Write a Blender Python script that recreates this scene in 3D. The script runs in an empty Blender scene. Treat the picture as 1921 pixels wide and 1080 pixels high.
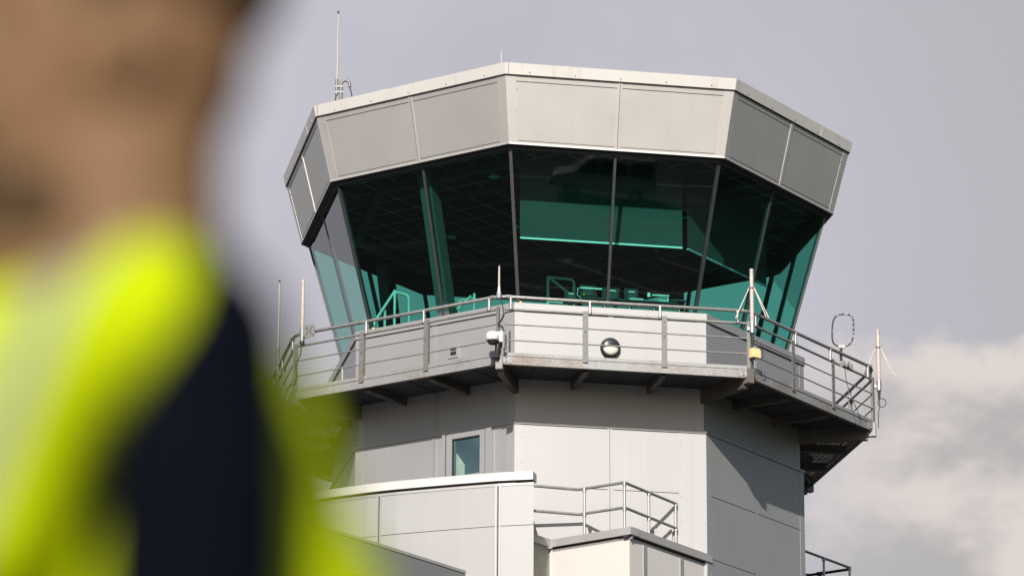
import bpy, bmesh, math, random
from mathutils import Vector, Matrix
random.seed(7)
R = math.radians
PI = math.pi
sc = bpy.context.scene
COL = sc.collection

# ------------------------------------------------------------------ layout (metres, ground = 0)
Z0 = 19.916                     # height of the tower's own datum above the ground
PHI = 0.20192                   # how far the octagon is turned
T22 = math.tan(PI / 8)
CAM = Vector((0.0, -70.58337, -19.13585 + Z0))
YAW, PITCH, ROLL, FPX = 0.0141, 0.29062, 0.00561, 7142.85
ROOF_T, ROOF_B, HEAD = 4.588, 4.383, 3.171     # heights relative to the datum
PAR_T, DECK, LEDGE = 0.335, -1.0, -1.873
H_ROOF, H_HEAD, H_PAR, H_RAIL = 5.215, 4.857, 4.285, 5.5
H_UP, H_LO = 4.195, 4.258
SUN_AZ, SUN_EL = R(-97.0), R(29.8)


def nrm(j):
    a = -PI / 2 + PHI + PI / 4 * j
    return Vector((math.cos(a), math.sin(a), 0)), Vector((-math.sin(a), math.cos(a), 0))


def P(j, h, u, z):
    n, t = nrm(j)
    v = n * h + t * u
    return Vector((v.x, v.y, z + Z0))


# ------------------------------------------------------------------ materials
def mat(name):
    m = bpy.data.materials.new(name)
    m.use_nodes = True
    nt = m.node_tree
    return m, nt, nt.nodes['Principled BSDF']


def N(nt, kind, **kw):
    n = nt.nodes.new(kind)
    for k, v in kw.items():
        if k in n.inputs:
            n.inputs[k].default_value = v
        else:
            setattr(n, k, v)
    return n


def ramp(nt, fac, stops):
    r = nt.nodes.new('ShaderNodeValToRGB')
    el = r.color_ramp.elements
    while len(el) < len(stops):
        el.new(0.5)
    for e, (p, c) in zip(el, stops):
        e.position = p
        e.color = (*c, 1) if len(c) == 3 else c
    nt.links.new(fac, r.inputs[0])
    return r.outputs[0]


def noise(nt, scale, detail=4, stretch=(1, 1, 1), rough=0.55):
    tc = nt.nodes.new('ShaderNodeTexCoord')
    mp = nt.nodes.new('ShaderNodeMapping')
    mp.inputs['Scale'].default_value = stretch
    nt.links.new(tc.outputs['Object'], mp.inputs[0])
    n = N(nt, 'ShaderNodeTexNoise', Scale=scale, Detail=detail, Roughness=rough)
    nt.links.new(mp.outputs[0], n.inputs['Vector'])
    return n.outputs[0]


def mixc(nt, fac, a, b, mode='MIX'):
    m = nt.nodes.new('ShaderNodeMix')
    m.data_type = 'RGBA'
    m.blend_type = mode
    for sock, val in ((m.inputs[0], fac), (m.inputs[6], a), (m.inputs[7], b)):
        if hasattr(val, 'is_linked'):
            nt.links.new(val, sock)
        elif isinstance(val, (int, float)):
            sock.default_value = val
        else:
            sock.default_value = (*val, 1)
    return m.outputs[2]


def simple(name, col, rough=0.6, metal=0.0, var=0.12, scale=6, bump=0.0, spec=0.5):
    m, nt, b = mat(name)
    f = noise(nt, scale)
    lo = tuple(c * (1 - var) for c in col)
    hi = tuple(min(1, c * (1 + var)) for c in col)
    nt.links.new(ramp(nt, f, [(0.3, lo), (0.7, hi)]), b.inputs['Base Color'])
    b.inputs['Roughness'].default_value = rough
    b.inputs['Metallic'].default_value = metal
    b.inputs['Specular IOR Level'].default_value = spec
    if bump:
        bp = N(nt, 'ShaderNodeBump', Strength=bump, Distance=0.01)
        nt.links.new(f, bp.inputs['Height'])
        nt.links.new(bp.outputs[0], b.inputs['Normal'])
    return m


def panel_mat(name, col, rough, metal, streak=0.18):
    """coil coated metal cladding: faint cloudiness, rain streaks, slight oil canning"""
    m, nt, b = mat(name)
    cloud = noise(nt, 0.9, 3)
    st = noise(nt, 2.2, 4, (2.2, 2.2, 0.07), 0.6)
    c1 = ramp(nt, cloud, [(0.3, tuple(c * 0.975 for c in col)), (0.7, tuple(min(1, c * 1.02) for c in col))])
    dirt = tuple(c * f for c, f in zip(col, (0.80, 0.74, 0.66)))
    stf = ramp(nt, st, [(0.56, (0, 0, 0)), (0.74, (streak * 2, streak * 2, streak * 2))])
    c2 = mixc(nt, stf, c1, dirt)
    nt.links.new(c2, b.inputs['Base Color'])
    b.inputs['Metallic'].default_value = metal
    rr = ramp(nt, cloud, [(0.3, (rough - 0.015,) * 3), (0.7, (rough + 0.015,) * 3)])
    nt.links.new(rr, b.inputs['Roughness'])
    bp = N(nt, 'ShaderNodeBump', Strength=0.05, Distance=0.02)
    nt.links.new(noise(nt, 1.1, 0), bp.inputs['Height'])
    nt.links.new(bp.outputs[0], b.inputs['Normal'])
    return m


M = {}
M['panel'] = panel_mat('silver_cladding', (0.415, 0.402, 0.395), 0.54, 0.62, 0.09)
M['fascia'] = panel_mat('fascia_cladding', (0.585, 0.555, 0.52), 0.56, 0.78, 0.11)
M['strip'] = panel_mat('corner_trim', (0.425, 0.412, 0.404), 0.54, 0.62, 0.14)
M['fstrip'] = panel_mat('fascia_trim', (0.605, 0.575, 0.54), 0.56, 0.77, 0.14)
M['trim'] = panel_mat('roof_edge_trim', (0.58, 0.55, 0.515), 0.52, 0.12, 0.3)
M['white'] = panel_mat('pale_cladding', (0.365, 0.352, 0.344), 0.56, 0.26, 0.1)
M['cream'] = panel_mat('cream_cladding', (0.62, 0.585, 0.54), 0.55, 0.08, 0.08)
M['coping'] = panel_mat('coping', (0.42, 0.40, 0.385), 0.52, 0.35, 0.2)
M['grey'] = panel_mat('grey_coping', (0.22, 0.22, 0.22), 0.6, 0.2, 0.1)
M['olive_shade'] = simple('return_wall', (0.26, 0.26, 0.22), 0.6, 0.1)  # darker than the cream block: the return's shade is put into its colour
M['gap'] = simple('shadow_gap', (0.035, 0.025, 0.035), 0.8)
M['mullion'] = simple('mullion', (0.042, 0.042, 0.042), 0.5, 0.2)
M['gasket'] = simple('window_gasket', (0.03, 0.032, 0.034), 0.6)
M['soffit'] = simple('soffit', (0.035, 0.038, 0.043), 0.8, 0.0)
M['roof'] = simple('roof_membrane', (0.09, 0.09, 0.092), 0.9)
M['rubber'] = simple('cable_rubber', (0.02, 0.02, 0.025), 0.6)
M['black'] = simple('black_plastic', (0.025, 0.026, 0.03), 0.35)
M['whitep'] = simple('white_plastic', (0.72, 0.71, 0.72), 0.35)
M['frp'] = simple('fibreglass', (0.48, 0.43, 0.37), 0.5, var=0.2)
M['frppink'] = simple('fibreglass_pink', (0.46, 0.385, 0.36), 0.45, var=0.1)
M['alu'] = simple('aluminium', (0.42, 0.41, 0.395), 0.42, 0.65)
M['tube'] = simple('galvanised_tube', (0.30, 0.29, 0.275), 0.5, 0.5, var=0.2, scale=14)
M['yellow'] = simple('yellow_plastic', (0.72, 0.55, 0.25), 0.5)
M['opal'] = simple('opal_diffuser', (0.70, 0.66, 0.55), 0.35)
M['amber'] = simple('amber_lens', (0.85, 0.45, 0.02), 0.3)
M['inside'] = simple('inside_dark', (0.055, 0.057, 0.057), 0.7)
M['carpet'] = simple('carpet', (0.05, 0.055, 0.06), 0.9)
M['column'] = simple('painted_column', (0.07, 0.075, 0.075), 0.6)
M['screen'] = simple('blind_fabric', (0.30, 0.31, 0.31), 0.8, var=0.05)
M['bar'] = simple('bar_white', (0.93, 0.93, 0.93), 0.45, 0.5, var=.03)
M['bulbwhite'] = simple('interior_white', (0.75, 0.76, 0.74), 0.4)
M['railwhite'] = simple('rail_enamel', (0.62, 0.63, 0.61), 0.4)
M['vanpaint'] = simple('van_paint', (0.45, 0.46, 0.47), 0.35, var=0.03)
M['tyre'] = simple('tyre', (0.02, 0.02, 0.02), 0.8)


def galv(name, rust, base0=(0.27, 0.265, 0.26)):
    m, nt, b = mat(name)
    sp = noise(nt, 26, 3)
    base = ramp(nt, sp, [(0.3, base0), (0.7, tuple(c * 1.35 for c in base0))])
    rn = noise(nt, 1.5, 6, (1, 1, 0.55), 0.65)
    rf = ramp(nt, rn, [(0.62 - rust, (0, 0, 0)), (0.80 - rust * 0.5, (0.75, 0.75, 0.75))])
    rc = ramp(nt, sp, [(0.3, (0.13, 0.085, 0.055)), (0.7, (0.29, 0.215, 0.155))])
    nt.links.new(mixc(nt, rf, base, rc), b.inputs['Base Color'])
    b.inputs['Metallic'].default_value = 0.35
    b.inputs['Roughness'].default_value = 0.52
    return m


M['galv'] = galv('galvanised_steel', 0.06)
M['postg'] = galv('weathered_post', 0.12, (0.17, 0.165, 0.155))
M['rusty'] = galv('rusty_galvanised', 0.19)
M['beam'] = galv('beam_steel', 0.15, (0.07, 0.068, 0.066))


def ceiling_mat():
    m, nt, b = mat('ceiling_tiles')
    tc = nt.nodes.new('ShaderNodeTexCoord')
    mp = nt.nodes.new('ShaderNodeMapping')
    mp.inputs['Rotation'].default_value = (0, 0, -(PHI + PI / 4))
    mp.inputs['Scale'].default_value = (1 / 0.6,) * 3
    nt.links.new(tc.outputs['Object'], mp.inputs[0])
    sep = nt.nodes.new('ShaderNodeSeparateXYZ')
    nt.links.new(mp.outputs[0], sep.inputs[0])
    outs = []
    for ax in (0, 1):
        fr = N(nt, 'ShaderNodeMath', operation='FRACT')
        nt.links.new(sep.outputs[ax], fr.inputs[0])
        lt = N(nt, 'ShaderNodeMath', operation='LESS_THAN')
        lt.inputs[1].default_value = 0.05
        nt.links.new(fr.outputs[0], lt.inputs[0])
        outs.append(lt.outputs[0])
    mx = N(nt, 'ShaderNodeMath', operation='MAXIMUM')
    nt.links.new(outs[0], mx.inputs[0])
    nt.links.new(outs[1], mx.inputs[1])
    nt.links.new(mixc(nt, mx.outputs[0], (0.035, 0.03, 0.03), (0.34, 0.34, 0.33)), b.inputs['Base Color'])
    b.inputs['Roughness'].default_value = 0.8
    b.inputs['Specular IOR Level'].default_value = 0.1
    return m


M['ceiling'] = ceiling_mat()


def glass_mat(name, tint, ior=1.5, rough=0.0):
    m = bpy.data.materials.new(name)
    m.use_nodes = True
    nt = m.node_tree
    for n in list(nt.nodes):
        nt.nodes.remove(n)
    out = nt.nodes.new('ShaderNodeOutputMaterial')
    tr = N(nt, 'ShaderNodeBsdfTransparent', Color=(*tint, 1))
    gl = N(nt, 'ShaderNodeBsdfGlossy', Color=(0.95, 0.97, 0.97, 1), Roughness=rough)
    fr = N(nt, 'ShaderNodeFresnel', IOR=ior)
    ge = nt.nodes.new('ShaderNodeNewGeometry')
    inv = N(nt, 'ShaderNodeMath', operation='SUBTRACT')
    inv.inputs[0].default_value = 1.0
    nt.links.new(ge.outputs['Backfacing'], inv.inputs[1])
    mu = N(nt, 'ShaderNodeMath', operation='MULTIPLY')
    nt.links.new(inv.outputs[0], mu.inputs[0])
    nt.links.new(fr.outputs[0], mu.inputs[1])
    bp = N(nt, 'ShaderNodeBump', Strength=0.02, Distance=0.01)
    nt.links.new(noise(nt, 1.2, 1), bp.inputs['Height'])
    nt.links.new(bp.outputs[0], gl.inputs['Normal'])
    mx = nt.nodes.new('ShaderNodeMixShader')
    nt.links.new(mu.outputs[0], mx.inputs[0])
    nt.links.new(tr.outputs[0], mx.inputs[1])
    nt.links.new(gl.outputs[0], mx.inputs[2])
    nt.links.new(mx.outputs[0], out.inputs[0])
    return m


M['glass'] = glass_mat('green_tinted_glass', (0.56, 0.83, 0.775), 1.43)
M['clear'] = glass_mat('clear_glass', (0.86, 0.92, 0.92), 1.5)


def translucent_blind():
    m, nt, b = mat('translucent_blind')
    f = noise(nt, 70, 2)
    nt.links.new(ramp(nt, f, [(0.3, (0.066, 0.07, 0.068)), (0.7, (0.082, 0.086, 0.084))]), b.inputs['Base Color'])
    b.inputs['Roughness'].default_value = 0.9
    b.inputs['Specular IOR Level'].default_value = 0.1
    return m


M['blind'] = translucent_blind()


def ground_mat():
    m, nt, b = mat('apron_asphalt')
    big = noise(nt, 0.05, 5)
    fine = noise(nt, 3.0, 6)
    c = mixc(nt, 0.5, ramp(nt, big, [(0.3, (0.030, 0.031, 0.034)), (0.7, (0.062, 0.062, 0.064))]),
             ramp(nt, fine, [(0.3, (0.028, 0.029, 0.031)), (0.7, (0.055, 0.055, 0.057))]))
    pt = noise(nt, 0.35, 4, (0.15, 1, 1), 0.6)
    c = mixc(nt, ramp(nt, pt, [(0.60, (0, 0, 0)), (0.64, (0.6, 0.6, 0.6))]), c, (0.16, 0.16, 0.155))
    nt.links.new(c, b.inputs['Base Color'])
    b.inputs['Roughness'].default_value = 0.85
    return m


M['ground'] = ground_mat()
M['paint'] = simple('road_paint', (0.6, 0.6, 0.58), 0.7)


# ------------------------------------------------------------------ mesh collecting
class MB:
    def __init__(s):
        s.v, s.f, s.mi, s.sm, s.mats = [], [], [], [], []

    def slot(s, m):
        if m not in s.mats:
            s.mats.append(m)
        return s.mats.index(m)

    def add(s, verts, faces, m, smooth=False):
        k = s.slot(m)
        o = len(s.v)
        s.v += [Vector(v) for v in verts]
        for f in faces:
            s.f.append([o + i for i in f])
            s.mi.append(k)
            s.sm.append(smooth)

    def hexa(s, p, m):                      # p: 4 bottom then 4 top, same order
        s.add(p, [(3, 2, 1, 0), (4, 5, 6, 7), (0, 1, 5, 4), (1, 2, 6, 5), (2, 3, 7, 6), (3, 0, 4, 7)], m)

    def fbox(s, j, h0, h1, u0, u1, z0, z1, m):
        s.hexa([P(j, h0, u0, z0), P(j, h1, u0, z0), P(j, h1, u1, z0), P(j, h0, u1, z0),
                P(j, h0, u0, z1), P(j, h1, u0, z1), P(j, h1, u1, z1), P(j, h0, u1, z1)], m)

    def fslab(s, j, b, t, ub, ut, th, m, miter=False):
        """leaning slab on face j; b=(h,z) t=(h,z) of the outer face, ub/ut = u ranges"""
        def q(ht, z, u, full):
            return P(j, ht, u, z)
        p = []
        for (h, z), (u0, u1) in ((b, ub), (t, ut)):
            hi = h - th
            k = hi / h if miter else 1
            p += [q(hi, z, u0 * k, 0), q(h, z, u0, 0), q(h, z, u1, 0), q(hi, z, u1 * k, 0)]
        s.hexa(p, m)

    def box(s, c, ax, ay, az, m):           # centre and three half-axis vectors
        c, ax, ay, az = map(Vector, (c, ax, ay, az))
        s.hexa([c - ax - ay - az, c + ax - ay - az, c + ax + ay - az, c - ax + ay - az,
                c - ax - ay + az, c + ax - ay + az, c + ax + ay + az, c - ax + ay + az], m)

    def prism(s, poly, z0, z1, m, mtop=None):
        n = len(poly)
        vs = [(x, y, z0) for x, y in poly] + [(x, y, z1) for x, y in poly]
        s.add(vs, [tuple(range(n))[::-1]] + [(i, (i + 1) % n, n + (i + 1) % n, n + i) for i in range(n)], m)
        s.add([(x, y, z1) for x, y in poly], [tuple(range(n))], mtop or m)

    def tube(s, pts, r, m, n=8, closed=False, caps=True, r1=None):
        pts = [Vector(p) for p in pts]
        L = len(pts)
        rings = []
        up = None
        for i, p in enumerate(pts):
            if closed:
                d = (pts[(i + 1) % L] - pts[i - 1]).normalized()
            else:
                a = pts[max(i - 1, 0)]
                b = pts[min(i + 1, L - 1)]
                d = (b - a).normalized()
            if up is None:
                up = Vector((0, 0, 1)) if abs(d.z) < 0.9 else Vector((1, 0, 0))
            x = up.cross(d)
            if x.length < 1e-4:
                x = Vector((0, 1, 0)).cross(d)
            x.normalize()
            y = d.cross(x)
            up = y
            rr = r if r1 is None else r + (r1 - r) * i / max(1, L - 1)
            if not closed and 0 < i < L - 1:        # keep thickness through the bend
                c = (pts[i] - pts[i - 1]).normalized().dot((pts[i + 1] - pts[i]).normalized())
                rr /= max(0.6, math.sqrt((1 + c) / 2))
            rings.append([p + (x * math.cos(2 * PI * k / n) + y * math.sin(2 * PI * k / n)) * rr for k in range(n)])
        vs = [v for rg in rings for v in rg]
        fs = []
        for i in range(L if closed else L - 1):
            a, b = i * n, ((i + 1) % L) * n
            for k in range(n):
                fs.append((a + k, a + (k + 1) % n, b + (k + 1) % n, b + k))
        s.add(vs, fs, m, True)
        if caps and not closed:
            s.add(rings[0], [tuple(range(n))[::-1]], m)
            s.add(rings[-1], [tuple(range(n))], m)

    def lathe(s, c, axis, prof, m, n=20):
        """prof: list of (radius, distance along axis)"""
        c, d = Vector(c), Vector(axis).normalized()
        x = (Vector((0, 0, 1)) if abs(d.z) < 0.9 else Vector((1, 0, 0))).cross(d).normalized()
        y = d.cross(x)
        vs, fs = [], []
        for r, h in prof:
            vs += [c + d * h + (x * math.cos(2 * PI * k / n) + y * math.sin(2 * PI * k / n)) * max(r, 1e-4) for k in range(n)]
        for i in range(len(prof) - 1):
            for k in range(n):
                fs.append((i * n + k, i * n + (k + 1) % n, (i + 1) * n + (k + 1) % n, (i + 1) * n + k))
        s.add(vs, fs, m, True)
        if prof[0][0] > 0.001:
            s.add(vs[:n], [tuple(range(n))[::-1]], m)
        if prof[-1][0] > 0.001:
            s.add(vs[-n:], [tuple(range(n))], m)

    def build(s, name, parent=None, loc=None):
        """link as one mesh object; parent = an object whose world location is parent['_w']"""
        o0 = Vector((0, 0, 0))
        if parent is not None:
            o0 = Vector(W[parent.name])
        me = bpy.data.meshes.new(name)
        base = Vector(loc) if loc is not None else o0
        me.from_pydata([tuple(v - base) for v in s.v], [], s.f)
        for m in s.mats:
            me.materials.append(m)
        me.polygons.foreach_set('material_index', s.mi)
        me.polygons.foreach_set('use_smooth', s.sm)
        bm = bmesh.new()
        bm.from_mesh(me)
        bmesh.ops.recalc_face_normals(bm, faces=bm.faces)
        bm.to_mesh(me)
        bm.free()
        me.update()
        o = bpy.data.objects.new(name, me)
        COL.objects.link(o)
        o.location = base - o0 if parent is not None else base
        if parent is not None:
            o.parent = parent
        W[o.name] = base
        return o


W = {}


def tag(o, label=None, cat=None, group=None, kind=None):
    if label:
        o['label'] = label
    if cat:
        o['category'] = cat
    if group:
        o['group'] = group
    if kind:
        o['kind'] = kind
    return o


def thing(name, loc, label, cat, group=None):
    o = bpy.data.objects.new(name, None)
    COL.objects.link(o)
    o.location = loc
    o.empty_display_size = 0.2
    W[o.name] = Vector(loc)
    return tag(o, label, cat, group)


def octo(h):
    c = h / math.cos(PI / 8)
    return [(c * math.cos(-PI / 2 + PHI - PI / 8 + PI / 4 * k), c * math.sin(-PI / 2 + PHI - PI / 8 + PI / 4 * k)) for k in range(8)]


def rivets(mb, j, h, u, zs, m, lean=0.0):
    n, t = nrm(j)
    for z in zs:
        mb.lathe(P(j, h + lean * z, u, z), n, [(0.010, 0), (0.009, 0.005), (0.004, 0.008)], m, 6)


# ================================================================== GROUND
g = MB()
S = 2500
g.add([(-S, -S, 0), (S, -S, 0), (S, S, 0), (-S, S, 0)], [(0, 1, 2, 3)], M['ground'])
tag(g.build('ground'), kind='structure')
g = MB()
g.add([(14, -55, .006), (900, -420, .006), (1800, 900, .006), (300, 1500, .006), (14, 300, .006)], [(0, 1, 2, 3, 4)], simple('added_dark_grass', (.022, .030, .014), .95, var=.5, scale=.4, spec=.05))  # unseen dark grass, added to dim what the right hand panes mirror
tag(g.build('added_grass'), kind='structure')
# unseen wooded ridge added on the right to darken the right hand panes' reflections
hv, hf = [], []
NA, NR = 90, 7
for i in range(NA + 1):
    a = R(-62 + 124 * i / NA)
    crest = 62 + 16 * math.sin(i * .31) + 9 * math.sin(i * .83 + 1)
    crest *= min(1, i / 8, (NA - i) / 8)
    for k in range(NR + 1):
        f_ = k / NR
        rad = 380 + 520 * f_
        hv.append((rad * math.cos(a), rad * math.sin(a), -1 + crest * math.sin(PI * min(1, f_ * 1.25) * .5 if f_ < .8 else PI * (.5 + (f_ - .8) * 2.5)) + 2.5 * math.sin(i * 5.1 + k * 3.7)))
for i in range(NA):
    for k in range(NR):
        o = i * (NR + 1) + k
        hf.append((o, o + 1, o + NR + 2, o + NR + 1))
g = MB()
g.add(hv, hf, simple('added_woodland', (.020, .030, .024), .95, var=.5, scale=.06, spec=.0), True)
tag(g.build('added_hills'), kind='structure')
g = MB()
for k in range(9):
    x = 22 + k * 5.2
    a = Vector((x, -93.0 - 0.4 * k, 0.004))
    b = a + Vector((2.4, 6.0, 0))
    w = Vector((0.07, -0.03, 0))
    g.add([a - w, a + w, b + w, b - w], [(0, 1, 2, 3)], M['paint'])
for y in (-104.0, -128.0):
    g.add([(-60, y, .004), (130, y + 30, .004), (130, y + 30.18, .004), (-60, y + 0.18, .004)], [(0, 1, 2, 3)], M['paint'])
tag(g.build('ground_markings'), kind='structure')

# ================================================================== CONTROL TOWER
tower = thing('control_tower', (0, 0, 0), 'octagonal airport control tower with sloping dark green glazed cab and pale metal cladding', 'building')

# --- shaft walls, upper and lower, with seams and corner trims pressed into the cladding
lo = MB()
lo.prism(octo(H_LO), 0.0, LEDGE - 0.03 + Z0, M['panel'])
seam_lo = {0: [-0.017], -1: [0.012], 1: []}
for j in range(-3, 5):
    s = H_LO * T22
    for sg in (-1, 1):
        wdt = 0.165 if not (j == 0 and sg == 1) else 0.50
        u0, u1 = sorted((sg * s, sg * (s - wdt)))
        lo.fbox(j, H_LO, H_LO + 0.004, u0, u1, -19.6, LEDGE - 0.031, M['strip'])
        rivets(lo, j, H_LO + 0.004, sg * (s - wdt + 0.03), [-2.15 - 0.47 * k for k in range(6)], M['alu'])
    for u in (seam_lo.get(j, [0.0])):
        lo.fbox(j, H_LO, H_LO + 0.012, u - 0.045, u - 0.010, -19.6, LEDGE - 0.031, M['strip'])
        lo.fbox(j, H_LO, H_LO + 0.012, u + 0.010, u + 0.045, -19.6, LEDGE - 0.031, M['strip'])
        lo.fbox(j, H_LO, H_LO + 0.002, u - 0.003, u + 0.003, -19.6, LEDGE - 0.031, M['gap'])
    for z in (-3.035, -4.19, -5.35, -6.5):
        for ua, ub in ((-s + 0.17, -0.05), (0.05, s - (0.17 if j != 0 else 0.51))):
            if j == 0 and z == -3.035 and ua < -0.5:
                ua = -0.45
            lo.fbox(j, H_LO, H_LO + 0.0025, ua, ub, z - 0.006, z + 0.006, M['gap'])
lo.build('wall', tower)
up = MB()
up.prism(octo(H_UP), LEDGE + 0.03 + Z0, DECK - 0.04 + Z0, M['panel'])
for j in range(-3, 5):
    s = H_UP * T22
    for sg in (-1, 1):
        u0, u1 = sorted((sg * s, sg * (s - 0.165)))
        up.fbox(j, H_UP, H_UP + 0.004, u0, u1, LEDGE + 0.031, DECK - 0.05, M['strip'])
        rivets(up, j, H_UP + 0.004, sg * (s - 0.14), [-1.76, -1.45, -1.2], M['alu'])
    up.fbox(j, H_UP, H_UP + 0.010, -0.035, -0.008, LEDGE + 0.031, DECK - 0.05, M['strip'])
    up.fbox(j, H_UP, H_UP + 0.010, 0.008, 0.035, LEDGE + 0.031, DECK - 0.05, M['strip'])
    for u in (-0.67, 0.71):                       # backing plates behind the bracket beams
        up.fbox(j, H_UP, H_UP + 0.006, u - 0.15, u + 0.15, -1.43, -1.06, M['panel'])
        rivets(up, j, H_UP + 0.006, u - 0.13, [-1.41], M['alu'])
        rivets(up, j, H_UP + 0.006, u + 0.13, [-1.41], M['alu'])
up.build('wall', tower)
ld = MB()
ld.prism(octo(4.280), LEDGE - 0.03 + Z0, LEDGE + 0.012 + Z0, M['strip'])
ld.prism(octo(4.22), LEDGE + 0.012 + Z0, LEDGE + 0.03 + Z0, M['gap'])
for j in range(-3, 5):
    ld.fbox(j, 4.280, 4.286, -4.286 * T22, 4.286 * T22, LEDGE - 0.034, LEDGE + 0.008, M['strip'])
ld.build('ledge', tower)

# --- window in the shaft
w = MB()
for a, b, c, d in ((0.305, 0.43, -3.0, -1.915), (1.04, 1.15, -3.0, -1.915), (0.43, 1.04, -2.02, -1.915), (0.43, 1.04, -3.0, -2.72)):
    w.fbox(-1, H_LO + 0.006, H_LO + 0.045, a, b, c, d, M['strip'])
for a, b in ((0.21, 0.285), (1.17, 1.30)):
    w.fbox(-1, H_LO + 0.013, H_LO + 0.055, a, b, -3.0, -1.907, M['strip'])
for a, b in ((0.285, 0.305), (1.15, 1.17)):
    w.fbox(-1, H_LO + 0.003, H_LO + 0.008, a, b, -3.0, -1.907, M['gap'])
for a, b, c, d in ((0.43, 0.447, -2.72, -2.02), (1.025, 1.04, -2.72, -2.02), (0.447, 1.025, -2.037, -2.02)):
    w.fbox(-1, H_LO + 0.007, H_LO + 0.040, a, b, c, d, M['gasket'])
wf = w.build('shaft_window', tower)
w = MB()
w.fbox(-1, H_LO + 0.022, H_LO + 0.030, 0.447, 1.025, -2.72, -2.037, M['clear'])
w.build('pane', wf)
w = MB()                                             # reveal of the room behind, shallow and dark, with a pulled curtain edge
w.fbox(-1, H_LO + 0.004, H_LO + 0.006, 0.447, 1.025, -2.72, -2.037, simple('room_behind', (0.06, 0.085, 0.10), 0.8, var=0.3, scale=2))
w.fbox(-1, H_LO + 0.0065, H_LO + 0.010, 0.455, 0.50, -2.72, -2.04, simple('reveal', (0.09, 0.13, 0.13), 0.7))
bl = simple('torn_blind', (0.40, 0.42, 0.35), 0.7)
for ua, ub, za, zb in ((0.505, 0.55, -2.29, -2.33), (0.55, 0.60, -2.33, -2.40), (0.60, 0.65, -2.40, -2.47), (0.65, 0.69, -2.47, -2.52)):
    w.hexa([P(-1, H_LO + .0065, ua, -2.72), P(-1, H_LO + .012, ua, -2.72), P(-1, H_LO + .012, ub, -2.72), P(-1, H_LO + .0065, ub, -2.72),
            P(-1, H_LO + .0065, ua, za), P(-1, H_LO + .012, ua, za), P(-1, H_LO + .012, ub, zb), P(-1, H_LO + .0065, ub, zb)], bl)
w.build('torn_blind', wf)

# --- balcony deck
dk = MB()
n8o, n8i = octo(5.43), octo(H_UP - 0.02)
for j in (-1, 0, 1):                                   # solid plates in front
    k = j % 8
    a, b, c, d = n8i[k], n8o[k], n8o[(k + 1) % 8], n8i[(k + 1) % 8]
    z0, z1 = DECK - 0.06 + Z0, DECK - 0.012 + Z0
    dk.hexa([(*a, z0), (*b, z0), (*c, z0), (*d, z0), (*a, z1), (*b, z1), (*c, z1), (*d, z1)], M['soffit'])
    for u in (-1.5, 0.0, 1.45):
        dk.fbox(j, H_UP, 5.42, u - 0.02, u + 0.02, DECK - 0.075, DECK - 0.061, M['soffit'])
deck = dk.build('balcony_deck', tower)
gr = MB()
for j in (-3, -2, 2, 3, 4):                            # open bar grating at the sides and the back
    nb = 44
    for k in range(nb + 1):
        u = -5.4 * T22 + 2 * 5.4 * T22 * k / nb
        h0 = max(H_UP, abs(u) / T22 + 0.03)
        if h0 < 5.38:
            gr.fbox(j, h0, 5.42, u - 0.022, u + 0.022, DECK - 0.06, DECK - 0.015, M['beam'])
    for k in range(12):
        h = 4.28 + k * 0.1
        gr.fbox(j, h - 0.009, h + 0.009, -h * T22 + 0.03, h * T22 - 0.03, DECK - 0.05, DECK - 0.021, M['beam'])
gr.build('grating', deck)
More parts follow.
